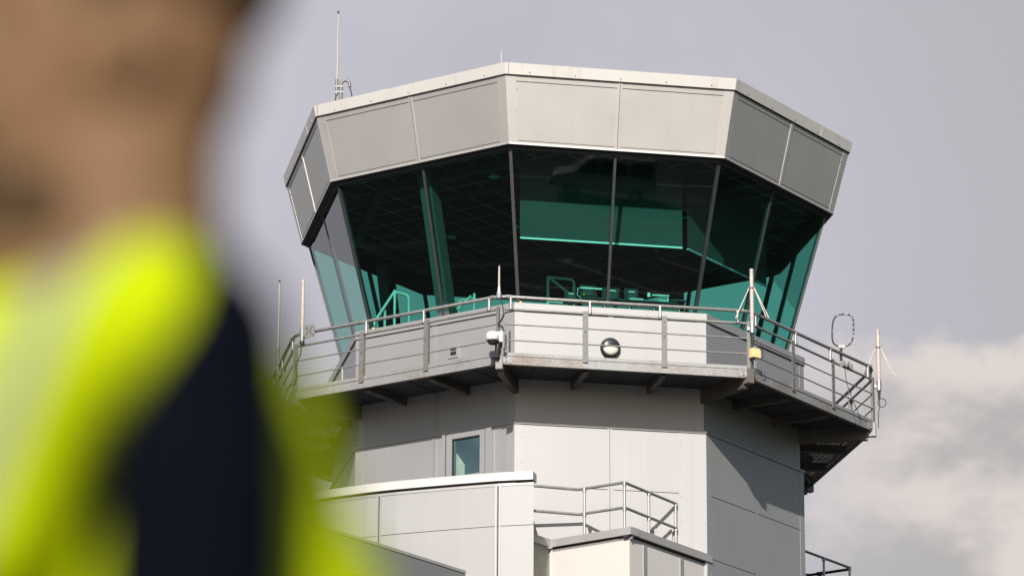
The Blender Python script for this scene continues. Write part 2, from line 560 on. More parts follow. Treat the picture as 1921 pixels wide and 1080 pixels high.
for j in range(-3, 5):
    e = MB()
    s = H_RAIL * T22
    e.fslab(j, (H_RAIL, DECK - 0.165), (H_RAIL, DECK - 0.012), (-s, s), (-s, s), 0.012, M['rusty'] if j in (0, 1) else M['galv'], True)
    e.fbox(j, 5.40, 5.488, -5.40 * T22, 5.40 * T22, DECK - 0.165, DECK - 0.153, M['beam'])
    e.fbox(j, 5.44, 5.512, -5.43 * T22, 5.43 * T22, DECK - 0.0118, DECK + 0.050, M['galv'])
    for sg in (-1, 1):                                 # bolted splice plate at each corner
        u0, u1 = sorted((sg * (s - 0.06), sg * (s - 0.22)))
        e.fbox(j, H_RAIL, H_RAIL + 0.010, u0, u1, DECK - 0.14, DECK - 0.02, M['galv'])
        for z in (-0.05, -0.11):
            e.lathe(P(j, H_RAIL + 0.010, sg * (s - 0.12), DECK + z), nrm(j)[0], [(0.017, 0), (0.017, 0.008), (0.008, 0.014)], M['rusty'], 6)
    e.build('edge_channel', deck)
    for u in (-0.69, 0.715):
        b = MB()
        b.fslab(j, (H_UP + 0.005, DECK - 0.22), (H_UP + 0.005, DECK - 0.062), (u - 0.045, u + 0.045), (u - 0.045, u + 0.045), 0.05, M['beam'])
        z0, z1 = DECK - 0.215, DECK - 0.062
        b.hexa([P(j, H_UP, u - .035, z0), P(j, 5.39, u - .035, z0 + .05), P(j, 5.39, u + .035, z0 + .05), P(j, H_UP, u + .035, z0),
                P(j, H_UP, u - .035, z1), P(j, 5.39, u - .035, z1), P(j, 5.39, u + .035, z1), P(j, H_UP, u + .035, z1)], M['beam'])
        b.fbox(j, H_UP + 0.3, 5.385, u - 0.055, u + 0.055, z0 - 0.0, z0 + 0.03, M['beam'])
        b.build('bracket_beam', deck)
    b = MB()                                           # corner beam and its rusty stub end
    a = -PI / 2 + PHI - PI / 8 + PI / 4 * j
    d = Vector((math.cos(a), math.sin(a), 0))
    t = Vector((-math.sin(a), math.cos(a), 0))
    r0, r1 = H_UP / math.cos(PI / 8) - 0.02, H_RAIL / math.cos(PI / 8) + 0.015
    for (ra, rb, za, zb, hw) in ((r0, r1 - 0.14, -1.33, -1.063, 0.055), (r1 - 0.139, r1 + 0.02, -1.262, -1.0, 0.062)):
        c = d * (ra + rb) / 2 + Vector((0, 0, (za + zb) / 2 + Z0))
        b.box(c, d * (rb - ra) / 2, t * hw, Vector((0, 0, (zb - za) / 2)), M['beam'] if ra < 5 else M['postg'])
    b.build('corner_beam', deck)

# --- parapet under the glazing
pp = MB()
for j in range(-3, 5):
    s = H_PAR * T22
    pp.fslab(j, (H_PAR, DECK - 0.01), (H_PAR, PAR_T - 0.025), (-s, s), (-s, s), 0.10, M['panel'], True)
    for sg in (-1, 1):
        u0, u1 = sorted((sg * s, sg * (s - 0.165)))
        pp.fbox(j, H_PAR, H_PAR + 0.004, u0, u1, DECK, PAR_T - 0.16, M['strip'])
        rivets(pp, j, H_PAR + 0.004, sg * (s - 0.13), [-0.75, -0.2], M['alu'])
    pp.fbox(j, H_PAR, H_PAR + 0.010, -0.045, -0.010, DECK, PAR_T - 0.155, M['strip'])
    pp.fbox(j, H_PAR, H_PAR + 0.010, 0.010, 0.045, DECK, PAR_T - 0.155, M['strip'])
    pp.fbox(j, H_PAR, H_PAR + 0.003, -s + .17, s - .17, PAR_T - 0.165, PAR_T - 0.152, M['gap'])
pp.build('parapet', tower)
cp = MB()
for j in range(-3, 5):
    s = (H_PAR + 0.03) * T22
    cp.fslab(j, (H_PAR + 0.03, PAR_T - 0.15), (H_PAR + 0.03, PAR_T), (-s, s), (-s, s), 0.028, M['strip'], True)
    cp.fslab(j, (H_PAR + 0.001, PAR_T - 0.024), (H_PAR + 0.001, PAR_T - 0.001), (-H_PAR * T22, H_PAR * T22), (-H_PAR * T22, H_PAR * T22), 0.34, M['strip'], True)
cp.build('coping', tower)
vt = MB()
vt.fbox(-1, H_PAR + 0.002, H_PAR + 0.03, 0.33, 0.55, -0.50, -0.245, M['strip'])
for z in (-0.33, -0.42):
    vt.fbox(-1, H_PAR + 0.03, H_PAR + 0.034, 0.385, 0.51, z - 0.03, z + 0.03, M['black'])
vt.fbox(-1, H_PAR + 0.03, H_PAR + 0.038, 0.385, 0.51, -0.385, -0.365, M['alu'])
vt.fbox(-1, H_PAR + 0.002, H_PAR + 0.012, 0.30, 0.58, -0.55, -0.50, M['strip'])
vt.build('vent', tower)
vt = MB()
vt.fbox(1, H_PAR + 0.004, H_PAR + 0.10, -0.62, -0.30, -0.72, -0.62, M['panel'])
vt.fbox(1, H_PAR + 0.004, H_PAR + 0.10, -0.30, -0.22, -0.95, -0.62, M['strip'])
vt.fbox(1, H_PAR + 0.004, H_PAR + 0.02, -0.62, -0.30, -0.95, -0.72, M['black'])
vt.build('vent_hood', tower)

# --- glazing: leaning panes, mullions
SB, ST = (3.965, PAR_T - 0.02), (4.722, HEAD - 0.02)
for j in range(-3, 5):
    sb, st = SB[0] * T22, ST[0] * T22
    for a in (0, 1):
        p = MB()
        lim = ((-sb + .02, -.02), (-st + .02, -.02)) if a == 0 else ((.02, sb - .02), (.02, st - .02))
        p.fslab(j, (SB[0], SB[1]), (ST[0], ST[1]), lim[0], lim[1], 0.016, M['glass'])
        p.build('window_pane', tower)
    p = MB()
    p.fslab(j, (SB[0] + .012, SB[1]), (ST[0] + .012, ST[1]), (-.024, .024), (-.024, .024), 0.075, M['mullion'])
    p.build('mullion', tower)
    p = MB()
    a = -PI / 2 + PHI - PI / 8 + PI / 4 * j
    d = Vector((math.cos(a), math.sin(a), 0))
    t = Vector((-math.sin(a), math.cos(a), 0))
    cb, ct = SB[0] / math.cos(PI / 8), ST[0] / math.cos(PI / 8)
    q = []
    for c, z in ((cb, SB[1]), (ct, ST[1])):
        o = d * c + Vector((0, 0, z + Z0))
        q += [o - d * .07 - t * .018, o + d * .012 - t * .030, o + d * .012 + t * .030, o - d * .07 + t * .018]
    p.hexa(q, M['mullion'])
    p.build('mullion', tower)
wh = MB()                                              # dark head frame over the panes
for j in range(-3, 5):
    for h0, h1, z0, z1, mm in ((4.60, 4.845, HEAD - 0.022, HEAD - 0.0, M['gasket']), (4.70, 4.76, HEAD - 0.07, HEAD - 0.023, M['gasket'])):
        wh.fslab(j, (h1, z0), (h1, z1), (-h1 * T22, h1 * T22), (-h1 * T22, h1 * T22), h1 - h0, mm, True)
wh.build('head_frame', tower)

# --- fascia: leaning cladding panels above the glass
FB, FT = (H_HEAD, HEAD + 0.002), (5.165, ROOF_B + 0.02)
LEAN = (FT[0] - FB[0]) / (FT[1] - FB[1])


def fh(z):
    return FB[0] + LEAN * (z - FB[1])


for j in range(-3, 5):
    f = MB()
    sb, st = FB[0] * T22, FT[0] * T22
    f.fslab(j, FB, FT, (-sb, sb), (-st, st), 0.08, M['fascia'], True)
    e = 0.004
    zt = ROOF_B - 0.105
    for sg in (-1, 1):
        b0, b1 = sorted((sg * sb, sg * (sb - 0.17)))
        t0, t1 = sorted((sg * st, sg * (st - 0.19)))
        f.fslab(j, (FB[0] + e, FB[1]), (FT[0] + e, FT[1]), (b0, b1), (t0, t1), e, M['fstrip'])
        rivets(f, j, fh(0) + e, sg * (sb - 0.10), [3.35, 3.75, 4.15], M['alu'], LEAN)
    for c in (-0.022, 0.022):
        f.fslab(j, (FB[0] + .009, FB[1]), (FT[0] + .009, FT[1]), (c - .016, c + .016), (c - .016, c + .016), .009, M['fstrip'])
    f.fslab(j, (FB[0] + .002, FB[1]), (FT[0] + .002, FT[1]), (-.004, .004), (-.004, .004), .002, M['gap'])
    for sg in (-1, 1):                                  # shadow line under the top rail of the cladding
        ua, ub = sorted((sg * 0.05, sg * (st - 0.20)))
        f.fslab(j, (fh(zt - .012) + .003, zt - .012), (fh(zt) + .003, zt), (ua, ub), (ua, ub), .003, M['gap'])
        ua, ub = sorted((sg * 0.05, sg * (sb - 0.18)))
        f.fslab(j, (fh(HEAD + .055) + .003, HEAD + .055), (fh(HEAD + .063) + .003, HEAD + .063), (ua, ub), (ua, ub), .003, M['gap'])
    f.fslab(j, (FB[0] + .012, HEAD - .012), (FB[0] + .012, HEAD + .022), (-sb, sb), (-sb, sb), .012, M['fstrip'])
    f.build('fascia_panel', tower)
rt = MB()
for j in range(-3, 5):
    hb, ht = 5.190, 5.232
    rt.fslab(j, (hb, ROOF_B), (ht, ROOF_T), (-hb * T22, hb * T22), (-ht * T22, ht * T22), 0.05, M['trim'], True)
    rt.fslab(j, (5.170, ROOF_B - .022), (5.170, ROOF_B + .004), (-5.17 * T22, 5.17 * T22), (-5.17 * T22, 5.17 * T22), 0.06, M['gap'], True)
    for u in ((-0.55 if j == -1 else 1.05),):
        rt.fslab(j, (hb + .004, ROOF_B), (ht + .004, ROOF_T + .003), (u - .05, u + .05), (u - .05, u + .05), .004, M['trim'])
    for k in range(5):
        u = -1.7 + 0.85 * k
        rt.lathe(P(j, (hb + ht) / 2 - .012, u, ROOF_B + .05), nrm(j)[0], [(.012, 0), (.012, .012), (.005, .018)], M['rusty'], 6)
        rt.lathe(P(j, ht - 0.08, u + .3, ROOF_T - .01), (0, 0, 1), [(.03, 0), (.028, .02), (.01, .03)], M['alu'], 6)
    c = -ht * T22 + 0.07                                  # lapped joint near each corner
    rt.fslab(j, (hb + .003, ROOF_B), (ht + .003, ROOF_T + .002), (c, c + .012), (c, c + .012), .003, M['rusty'])
rt.build('roof_trim', tower)
rf = MB()
rf.prism(octo(5.17), ROOF_B + 0.03 + Z0, ROOF_T - 0.012 + Z0, M['roof'])
roof = rf.build('roof', tower)

# --- inside of the cab: floor, ceiling, columns
ic = MB()
ic.prism(octo(4.66), HEAD + 0.12 + Z0, HEAD + 0.16 + Z0, M['ceiling'])
for h0, h1, z in ((3.74, 3.90, HEAD - .02), (2.55, 2.68, HEAD + .02)):          # stepped bulkheads of the ceiling
    for j in range(-3, 5):
        if j in (0, 1) and h0 > 3:
            continue
        ic.fslab(j, (h1, z), (h1, HEAD + .119), (-h1 * T22, h1 * T22), (-h1 * T22, h1 * T22), h1 - h0, M['inside'], True)
ceil = ic.build('ceiling', tower)
for x, y in ((-2.6, -1.4), (-1.3, -2.9), (0.3, -1.6), (1.5, -2.3), (-0.9, 0.2), (0.8, 0.4), (2.3, -0.4), (-2.2, 0.9), (1.9, 1.9), (0.1, 2.4)):
    dl = MB()
    dl.lathe((x, y, HEAD + .117 + Z0), (0, 0, -1), [(.10, 0), (.10, .012), (.075, .014), (.06, .004), (0, .002)], M['bulbwhite'], 16)
    dl.build('downlight', ceil)
fl = MB()
fl.prism(octo(4.15), DECK + 0.02 + Z0, DECK + 0.08 + Z0, M['carpet'])
fl.build('floor', tower)
for j, ub, ut in ((-1, 0.10, -0.20), (3, -0.1, 0.1), (-3, 0.0, 0.0)):
    c = MB()
    c.fslab(j, (3.80, DECK + .09), (4.42, HEAD - .03), (ub - .13, ub + .13), (ut - .13, ut + .13), 0.26, M['column'])
    c.build('column', tower)

# ================================================================== ROLLER BLINDS
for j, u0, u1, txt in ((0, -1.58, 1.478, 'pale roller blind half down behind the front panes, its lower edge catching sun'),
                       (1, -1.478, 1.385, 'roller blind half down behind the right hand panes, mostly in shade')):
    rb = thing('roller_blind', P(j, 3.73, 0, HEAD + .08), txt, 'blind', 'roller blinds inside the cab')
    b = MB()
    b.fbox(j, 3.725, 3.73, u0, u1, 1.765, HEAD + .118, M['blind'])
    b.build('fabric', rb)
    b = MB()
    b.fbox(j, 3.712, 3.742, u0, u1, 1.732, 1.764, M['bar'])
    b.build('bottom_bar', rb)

# ================================================================== BALCONY RAILING
rail = thing('balcony_railing', (0, 0, DECK + Z0), 'galvanised steel railing around the tower balcony with thin rods and a raised handrail', 'railing')
post_u = {0: (-0.729, 0.709), -1: (-0.738, 0.693), 1: (-0.749, 0.724)}
HP = H_RAIL + 0.012
for j in range(-3, 5):
    s = HP * T22
    for u in post_u.get(j, (-0.74, 0.71)):
        p = MB()
        p.fbox(j, HP + .001, HP + .013, u - .05, u + .05, DECK - .06, -0.12, M['postg'])
        p.fbox(j, HP - .05, HP + .0, u + .038, u + .049, DECK + .052, -0.12, M['postg'])
        for z in (-0.22, -0.31, -0.60, -0.82):
            p.lathe(P(j, HP + .013, u - .005, z), nrm(j)[0], [(.012, 0), (.010, .006), (.003, .008)], M['alu'] if z != -0.5 else M['black'], 6)
        p.lathe(P(j, HP + .013, u - .005, -0.5), nrm(j)[0], [(.014, 0), (.014, .002), (.002, .003)], M['black'], 6)
        p.build('post', rail)
    p = MB()                                            # corner post: a channel with two flanges
    uu = -s
    p.fbox(j, HP - .055, HP + .013, uu + .005, uu + .017, DECK - .06, -0.12, M['postg'])
    p.fbox(j, HP + .001, HP + .013, uu + .017, uu + .095, DECK - .012, -0.12, M['postg'])
    p.fbox(j - 1, HP + .001, HP + .013, s - .06, s - .004, DECK - .012, -0.12, M['postg'])
    for z in (-0.25, -0.4, -0.62, -0.85):
        p.lathe(P(j, HP + .013, uu + .055, z), nrm(j)[0], [(.012, 0), (.010, .006), (.003, .008)], M['rusty'], 6)
    p.build('post', rail)
    hr = HP - .02
    for z, r, e in ((-0.155, .024, .06), (-0.432, .0135, .02), (-0.720, .0135, .02)):
        q = MB()
        sr = hr * T22
        q.tube([P(j, hr, -sr + e, z), P(j, hr, -0.5, z + .002), P(j, hr, 0.6, z - .003), P(j, hr, sr - e, z)], r, M['tube'])
        q.build('rail', rail)
    for u in (-2.08, -0.645, 0.635, 2.06):
        q = MB()
        q.tube([P(j, hr + .02, u, -0.15), P(j, hr + .02, u, 0.06)], .026, M['alu'])
        q.tube([P(j, hr + .02, u, -0.165), P(j, hr + .02, u, -0.12)], .037, M['tube'])
        q.tube([P(j, hr + .02, u, 0.03), P(j, hr + .02, u, 0.06)], .036, M['alu'])
        q.build('bracket', rail)
q = MB()
hh = HP - .0
ring = []
for j in range(-3, 5):
    s = hh * T22
    ring += [P(j, hh, -s + .12, .07), P(j, hh, 0, .066), P(j, hh, s - .12, .07)]
q.tube(ring, .031, M['tube'], 10, closed=True)
for j in range(-3, 5):
    s = hh * T22
    for u in (-s + .16, s - .16):
        q.tube([P(j, hh, u - .05, .07), P(j, hh, u + .05, .07)], .039, M['tube'], 10)
q.build('handrail', rail)


# ================================================================== ANTENNAS
def cornerP(j, h, z, out=0.0):
    """corner between face j-1 and j at apothem h"""
    a = -PI / 2 + PHI - PI / 8 + PI / 4 * j
    c = h / math.cos(PI / 8) + out
    return Vector((c * math.cos(a), c * math.sin(a), z + Z0))


Zv = Vector((0, 0, 1))
AG = 'aerials on the tower'
# tall whip on the roof
b0 = P(-1, 4.6, -2.045, ROOF_T - .01)
t = thing('whip_antenna', b0, 'tall thin white whip aerial on the tower roof beside a hooked cable pipe', 'antenna', AG)
m = MB()
m.tube([b0 + Vector((.03, 0, 0)), b0 + Vector((.03, 0, .52))], .034, M['postg'])
m.build('mast', t)
m = MB()
m.tube([b0 + Vector((-.055, 0, .38)), b0 + Vector((-.05, 0, .70))], .030, M['postg'])
m.tube([b0 + Vector((-.05, 0, .70)), b0 + Vector((-.05, 0, 2.02))], .017, M['frppink'], r1=.013)
m.tube([b0 + Vector((-.05, 0, 2.02)), b0 + Vector((-.05, 0, 2.07))], .018, M['rubber'])
for z in (.44, .55):
    m.box(b0 + Vector((-.01, 0, z)), Vector((.075, 0, 0)), Vector((0, .03, 0)), Vector((0, 0, .016)), M['postg'])
m.build('whip', t)
m = MB()
pts = [b0 + Vector((.03, 0, .5))] + [b0 + Vector((.11 - .08 * math.cos(a), 0, .60 + .08 * math.sin(a))) for a in (0, .6, 1.2, 1.8, 2.4, 2.9)] + [b0 + Vector((.195, 0, .54))]
m.tube(pts, .030, M['postg'])
m.build('gooseneck', t)
m = MB()
m.tube([b0 + Vector((.19, 0, .54)), b0 + Vector((.22, 0, .46)), b0 + Vector((.24, .02, .34)), b0 + Vector((.265, .02, .2)), b0 + Vector((.27, .02, .0))], .011, M['rubber'])
m.tube([b0 + Vector((-.06, 0, .4)), b0 + Vector((-.075, 0, .28)), b0 + Vector((-.085, 0, .12)), b0 + Vector((-.08, 0, 0))], .011, M['rubber'])
m.build('cable', t)
# short rod behind the front roof corner
b0 = P(0, 4.55, -2.10, ROOF_T - .01)
t = thing('rod_antenna', b0, 'short cream rod aerial peeping above the roof at its front corner', 'antenna', AG)
m = MB()
m.tube([b0, b0 + Zv * .16], .03, M['galv'])
m.build('socket', t)
m = MB()
m.tube([b0 + Zv * .16, b0 + Zv * .47], .014, M['frp'], r1=.010)
m.build('rod', t)
# thin and thick rods at the left end of the railing
hr = HP + .05
b0 = P(-2, hr, 0.30, .28)
t = thing('whip_antenna', P(-2, hr, .30, -.75), 'thin pale whip aerial with black tip clamped to the far left balcony rail', 'antenna', AG)
m = MB()
m.tube([P(-2, hr, .30, -.75), P(-2, hr, .30, .35)], .030, M['galv'])
m.box(P(-2, hr - .03, .30, .07), nrm(-2)[0] * .05, nrm(-2)[1] * .05, Zv * .03, M['galv'])
m.box(P(-2, hr - .03, .30, -.15), nrm(-2)[0] * .05, nrm(-2)[1] * .05, Zv * .03, M['galv'])
m.build('mast', t)
m = MB()
m.tube([P(-2, hr, .30, .30), P(-2, hr, .30, .44)], .030, M['frp'])
m.tube([P(-2, hr, .30, .44), P(-2, hr, .30, 1.66)], .021, M['frp'], r1=.017)
m.tube([P(-2, hr, .30, 1.66), P(-2, hr, .30, 1.70)], .020, M['rubber'])
m.build('whip', t)
m = MB()
m.tube([P(-2, hr, .31, -.2), P(-2, hr + .03, .36, -.45), P(-2, hr + .03, .33, -.62), P(-2, hr, .45, -.82), P(-2, hr - .02, .55, -.7)], .009, M['rubber'])
m.build('cable', t)
hr = HP + .06
t = thing('rod_antenna', P(-1, hr, -2.06, -.12), 'thick beige tube aerial on the left balcony rail beside a flat square plate', 'antenna', AG)
m = MB()
m.tube([P(-1, hr, -2.06, -.12), P(-1, hr, -2.06, .16)], .036, M['alu'])
m.tube([P(-1, hr, -2.06, -.16), P(-1, hr, -2.06, -.10)], .046, M['rubber'])
m.box(P(-1, hr - .04, -2.06, .07), nrm(-1)[0] * .05, nrm(-1)[1] * .045, Zv * .09, M['galv'])
m.build('clamp', t)
m = MB()
m.tube([P(-1, hr, -2.06, .16), P(-1, hr, -2.06, 1.07)], .034, M['frp'], 10)
m.build('rod', t)
m = MB()
m.tube([P(-1, hr, -2.06, -.14), P(-1, hr, -2.09, -.35), P(-1, hr, -2.20, -.52), P(-1, hr, -2.16, -.75), P(-1, hr - .02, -2.24, -.88), P(-1, hr, -2.42, -.97)], .010, M['rubber'])
m.build('cable', t)
t = thing('panel_antenna', P(-1, hr, -1.90, .07), 'small square grey plate aerial with crossed slots on the left handrail', 'antenna', AG)
m = MB()
ct = P(-1, hr + .01, -1.88, .065)
nn, tt = nrm(-1)
oc = [(-.12, -.08), (-.08, -.12), (.08, -.12), (.12, -.08), (.12, .08), (.08, .12), (-.08, .12), (-.12, .08)]
vs = [ct + tt * a + Zv * b for a, b in oc] + [ct + tt * a + Zv * b + nn * .018 for a, b in oc]
m.add(vs, [tuple(range(8))[::-1], tuple(range(8, 16))] + [(i, (i + 1) % 8, 8 + (i + 1) % 8, 8 + i) for i in range(8)], M['galv'])
m.build('plate', t)
m = MB()
for sx, sz in ((1, 1), (-1, 1), (1, -1), (-1, -1)):
    dd = (tt * sx + Zv * sz).normalized()
    ee = (tt * sz - Zv * sx).normalized()
    m.box(ct + dd * .085 + nn * .020, dd * .030, ee * .006, nn * .003, M['black'])
for a in (-.028, .028):
    m.box(ct + tt * a + nn * .020, tt * .006, Zv * .03, nn * .003, M['black'])
m.box(ct + nn * .020 + Zv * -.01, tt * .030, Zv * .010, nn * .0035, M['alu'])
m.build('slots', t)
# rod at the front corner
b0 = cornerP(0, HP, .07, .05)
t = thing('rod_antenna', b0, 'short pink white rod aerial on the handrail corner above the domed camera', 'antenna', AG)
m = MB()
m.tube([b0 - Zv * .05, b0 + Zv * .05], .048, M['galv'])
m.tube([b0 + Zv * .03, b0 + Zv * .16], .030, M['whitep'], r1=.022)
m.build('clamp', t)
m = MB()
m.tube([b0 + Zv * .15, b0 + Zv * .54], .021, M['frppink'], r1=.016)
m.tube([b0 + Zv * .54, b0 + Zv * .575], .010, M['rubber'])
m.build('rod', t)
m = MB()
x = nrm(0)[1]
m.tube([b0 + x * .02, b0 + x * .06 - Zv * .15, b0 + x * .09 - Zv * .32, b0 + x * .05 - Zv * .42, b0 - x * .02 - Zv * .52, b0 + x * .06 - Zv * .56, b0 + x * .10 - Zv * .66], .009, M['rubber'])
m.build('cable', t)


def tripod_antenna(base, label, loop=False):
    """vertical tube with four radials drooping from its collar"""
    t = thing('ground_plane_antenna', base, label, 'antenna', AG)
    m = MB()
    m.tube([base, base + Zv * .82], .038, M['frppink'], 10)
    m.build('tube', t)
    m = MB()
    m.tube([base + Zv * .82, base + Zv * 1.14], .036, M['frp'], 10)
    m.tube([base + Zv * 1.14, base + Zv * 1.17], .038, M['frppink'], 10)
    m.build('radome', t)
    m = MB()
    m.lathe(base + Zv * .815, (0, 0, 1), [(.065, 0), (.065, .022), (.03, .03)], M['galv'], 14)
    m.build('collar', t)
    for az in (200, 318, 337, 80):
        d = Vector((math.cos(R(az)), math.sin(R(az)), 0))
        m = MB()
        m.tube([base + Zv * .815 + d * .05, base + Zv * .22 + d * (.32 if az != 80 else .25)], .0105, M['frp'], 6)
        m.build('radial', t)
    m = MB()
    m.tube([base - Zv * .02, base + Zv * .17], .047, M['alu'], 10)
    m.box(base + Zv * .06 + Vector((-.03, .03, 0)), Vector((.06, 0, 0)), Vector((0, .04, 0)), Vector((0, 0, .03)), M['galv'])
    m.build('clamp', t)
    m = MB()
    m.tube([base, base - Zv * .07, base - Zv * .20], .034, M['rubber'], r1=.02)
    if loop:
        c = base + Vector((.05, 0, -.26))
        m.tube([c + Vector((-.075 * math.cos(a) - .0, 0, .085 * math.sin(a))) for a in [2 * PI * k / 16 for k in range(16)]], .009, M['rubber'], 6, closed=True)
        m.tube([base - Zv * .2, base + Vector((.0, 0, -.22)), base + Vector((.01, 0, -.30)), base + Vector((-.02, -.0, -.45)), base + Vector((-.03, 0, -.75))], .009, M['rubber'], 6)
    else:
        m.tube([base - Zv * .2, base + Vector((.01, 0, -.3)), base + Vector((.0, 0, -.45)), base + Vector((.05, 0, -.54))], .012, M['rubber'], 6)
        m.tube([base + Vector((-.02, 0, -.22)), base + Vector((.09, 0, -.25)), base + Vector((.18, 0, -.36)), base + Vector((.19, 0, -.46)), base + Vector((.14, 0, -.52))], .010, M['rubber'], 6)
    m.build('cable', t)
    return t


tripod_antenna(cornerP(1, HP, -.33, .07), 'pale tube aerial with drooping thin legs above the yellow box at the rail corner')
tripod_antenna(cornerP(2, HP, -.35, .10), 'pale tube aerial with drooping thin legs and dangling cable loop, outermost on the right', True)
# loop aerial
c0 = P(1, HP + .03, 1.08, .52)
t = thing('loop_antenna', P(1, HP, .94, -.16), 'black and white taped rounded loop aerial standing on the right balcony rail', 'antenna', AG)
m = MB()
xx = Vector((1, 0.05, 0)).normalized()
loop_pts = []
for k in range(28):
    a = 2 * PI * k / 28
    ca, sa = math.cos(a), math.sin(a)
    e = 0.62
    loop_pts.append(c0 + xx * (.20 * math.copysign(abs(ca) ** e, ca) + .03 * sa) + Zv * (.31 * math.copysign(abs(sa) ** e, sa)))
mt, nt, bs = mat('taped_loop')
f = noise(nt, 16, 2)
nt.links.new(ramp(nt, f, [(0.60, (.02, .018, .03)), (0.64, (.42, .40, .38))]), bs.inputs['Base Color'])
bs.inputs['Roughness'].default_value = .5
m.tube(loop_pts, .0155, mt, 8, closed=True)
m.build('loop', t)
m = MB()
lb = loop_pts[21]
m.box(lb + xx * .0 - Zv * .01, xx * .06, Vector((0, .025, 0)), Zv * .028, M['frp'])
m.tube([lb, lb - Zv * .12 - xx * .02, lb - Zv * .28 - xx * .01, lb - Zv * .38 + xx * .04], .026, M['rubber'])
m.build('stem', t)
m = MB()
k0 = P(1, HP + .03, 1.12, -.17)
m.tube([k0 - nrm(1)[1] * .12, k0 + nrm(1)[1] * .22], .035, M['rusty'])
for a in (-.1, .06, .2):
    m.box(k0 + nrm(1)[1] * a + Zv * .03, nrm(1)[1] * .02, nrm(1)[0] * .05, Zv * .05, M['rusty'])
m.tube([k0 + nrm(1)[0] * .05 - Zv * .02, k0 + nrm(1)[0] * .05 + Zv * .09 + xx * .06], .012, M['black'], 6)
m.build('clamp', t)
m = MB()
m.tube([k0, k0 + Vector((.02, -.03, -.25)), k0 + Vector((.08, -.05, -.55)), k0 + Vector((.22, -.03, -.86)), k0 + Vector((.30, .2, -1.0))], .007, M['rubber'], 6)
m.build('cable', t)

# ================================================================== DOME CAMERA
b0 = cornerP(0, HP, -.82, .05)
nn, tt = nrm(0)
bm_, tm = nrm(-1)
t = thing('dome_camera', b0, 'white domed security camera on a bracket at the front balcony corner', 'camera')
d = Vector((-.4, -1, 0)).normalized()
s_ = Vector((1, -.4, 0)).normalized()
m = MB()
m.box(b0 + s_ * .02 + d * .02 + Zv * .115, s_ * .085, d * .05, Zv * .095, M['whitep'])
m.build('junction_box', t)
c = b0 - s_ * .06 + d * .14 + Zv * .19
m = MB()
m.lathe(c, (0, 0, -1), [(.02, 0), (.075, .005), (.108, .03), (.118, .07), (.118, .15), (.105, .16)], M['whitep'], 24)
m.build('housing', t)
m = MB()
m.lathe(c - Zv * .155, (0, 0, -1), [(.10, 0), (.092, .03), (.065, .07), (.02, .085), (0, .086)], M['black'], 20)
m.build('dome', t)
m = MB()
m.box(b0 + s_ * .12 + d * .02 + Zv * .02, s_ * .02, d * .05, Zv * .13, M['rusty'])
m.tube([b0 + d * .04 + Zv * .02, b0 + d * .05 - Zv * .12, b0 + d * .03 - s_ * .02 - Zv * .22], .05, M['black'])
m.box(b0 - s_ * .06 + d * .03 - Zv * .20, s_ * .08, d * .05, Zv * .06, M['black'])
m.build('bracket', t)

# ================================================================== BULKHEAD LAMP
b0 = P(0, H_PAR + .012, -.018, -.416)
t = thing('bulkhead_lamp', b0, 'round black eyelid wall lamp with cream half moon diffuser on the parapet', 'lamp')
m = MB()
m.lathe(b0, nrm(0)[0], [(.185, 0), (.185, .05), (.17, .075), (.155, .08)], M['black'], 32)
m.build('casing', t)
m = MB()
m.lathe(b0 + nrm(0)[0] * .07, nrm(0)[0], [(.15, 0), (.14, .02), (.10, .04), (.04, .05), (0, .051)], M['opal'], 28)
m.build('diffuser', t)
m = MB()                                               # eyelid: upper half hood
vs, fs = [], []
nseg, rows = 18, 6
nn, tt = nrm(0)
for i in range(rows + 1):
    ph = PI / 2 * i / rows
    for k in range(nseg + 1):
        a = PI * k / nseg + 0.0
        r = .166 * math.cos(ph * .999)
        hgt = .075 + .055 * math.sin(ph)
        vs.append(b0 + tt * (r * math.cos(a)) + Zv * (r * math.sin(a) + .004) + nn * hgt)
for i in range(rows):
    for k in range(nseg):
        o = i * (nseg + 1)
        fs.append((o + k, o + k + 1, o + nseg + 2 + k, o + nseg + 1 + k))
m.add(vs, fs, M['black'], True)
m.box(b0 + nn * .105 + Zv * .003, tt * .16, nn * .028, Zv * .004, M['black'])
m.build('eyelid', t)

# ================================================================== YELLOW JUNCTION BOX
b0 = cornerP(1, HP, -.73, .06)
t = thing('junction_box', b0, 'small yellow junction box under the tube aerial at the right front corner', 'box')
m = MB()
d = Vector((.55, -.83, 0))
s_ = Vector((.83, .55, 0))
m.box(b0 + Vector((.05, 0, 0)), s_ * .095, d * .045, Zv * .085, M['yellow'])
m.build('body', t)
m = MB()
m.box(b0 + Vector((.05, 0, 0)) + d * .048, s_ * .088, d * .0025, Zv * .078, simple('yellow_lid', (.78, .60, .30), .45))
m.box(b0 + Vector((.05, 0, 0)) + d * .0515 + Zv * .03 + s_ * .02, s_ * .03, d * .001, Zv * .01, simple('grey_print', (.55, .45, .3), .6))
for a in (-.02, .03):
    m.box(b0 + Vector((.05, 0, 0)) + d * .0515 - Zv * .03 + s_ * a, s_ * .006, d * .001, Zv * .006, M['rusty'])
m.build('lid', t)

# amber marker lights on the coping
for j, u, txt in ((-1, -1.42, 'tiny amber marker on the parapet coping at the left pane'), (0, -1.66, 'tiny amber marker on the parapet coping at the front corner')):
    a = MB()
    a.lathe(P(j, H_PAR - .04, u, PAR_T), (0, 0, 1), [(.03, 0), (.03, .03), (.02, .045), (0, .05)], M['amber'], 10)
    tag(a.build('marker_light', loc=P(j, H_PAR - .04, u, PAR_T)), txt, 'light', 'amber markers')

# ================================================================== INSIDE THE CAB: stair rails, desk, screens
FZ = DECK + .08


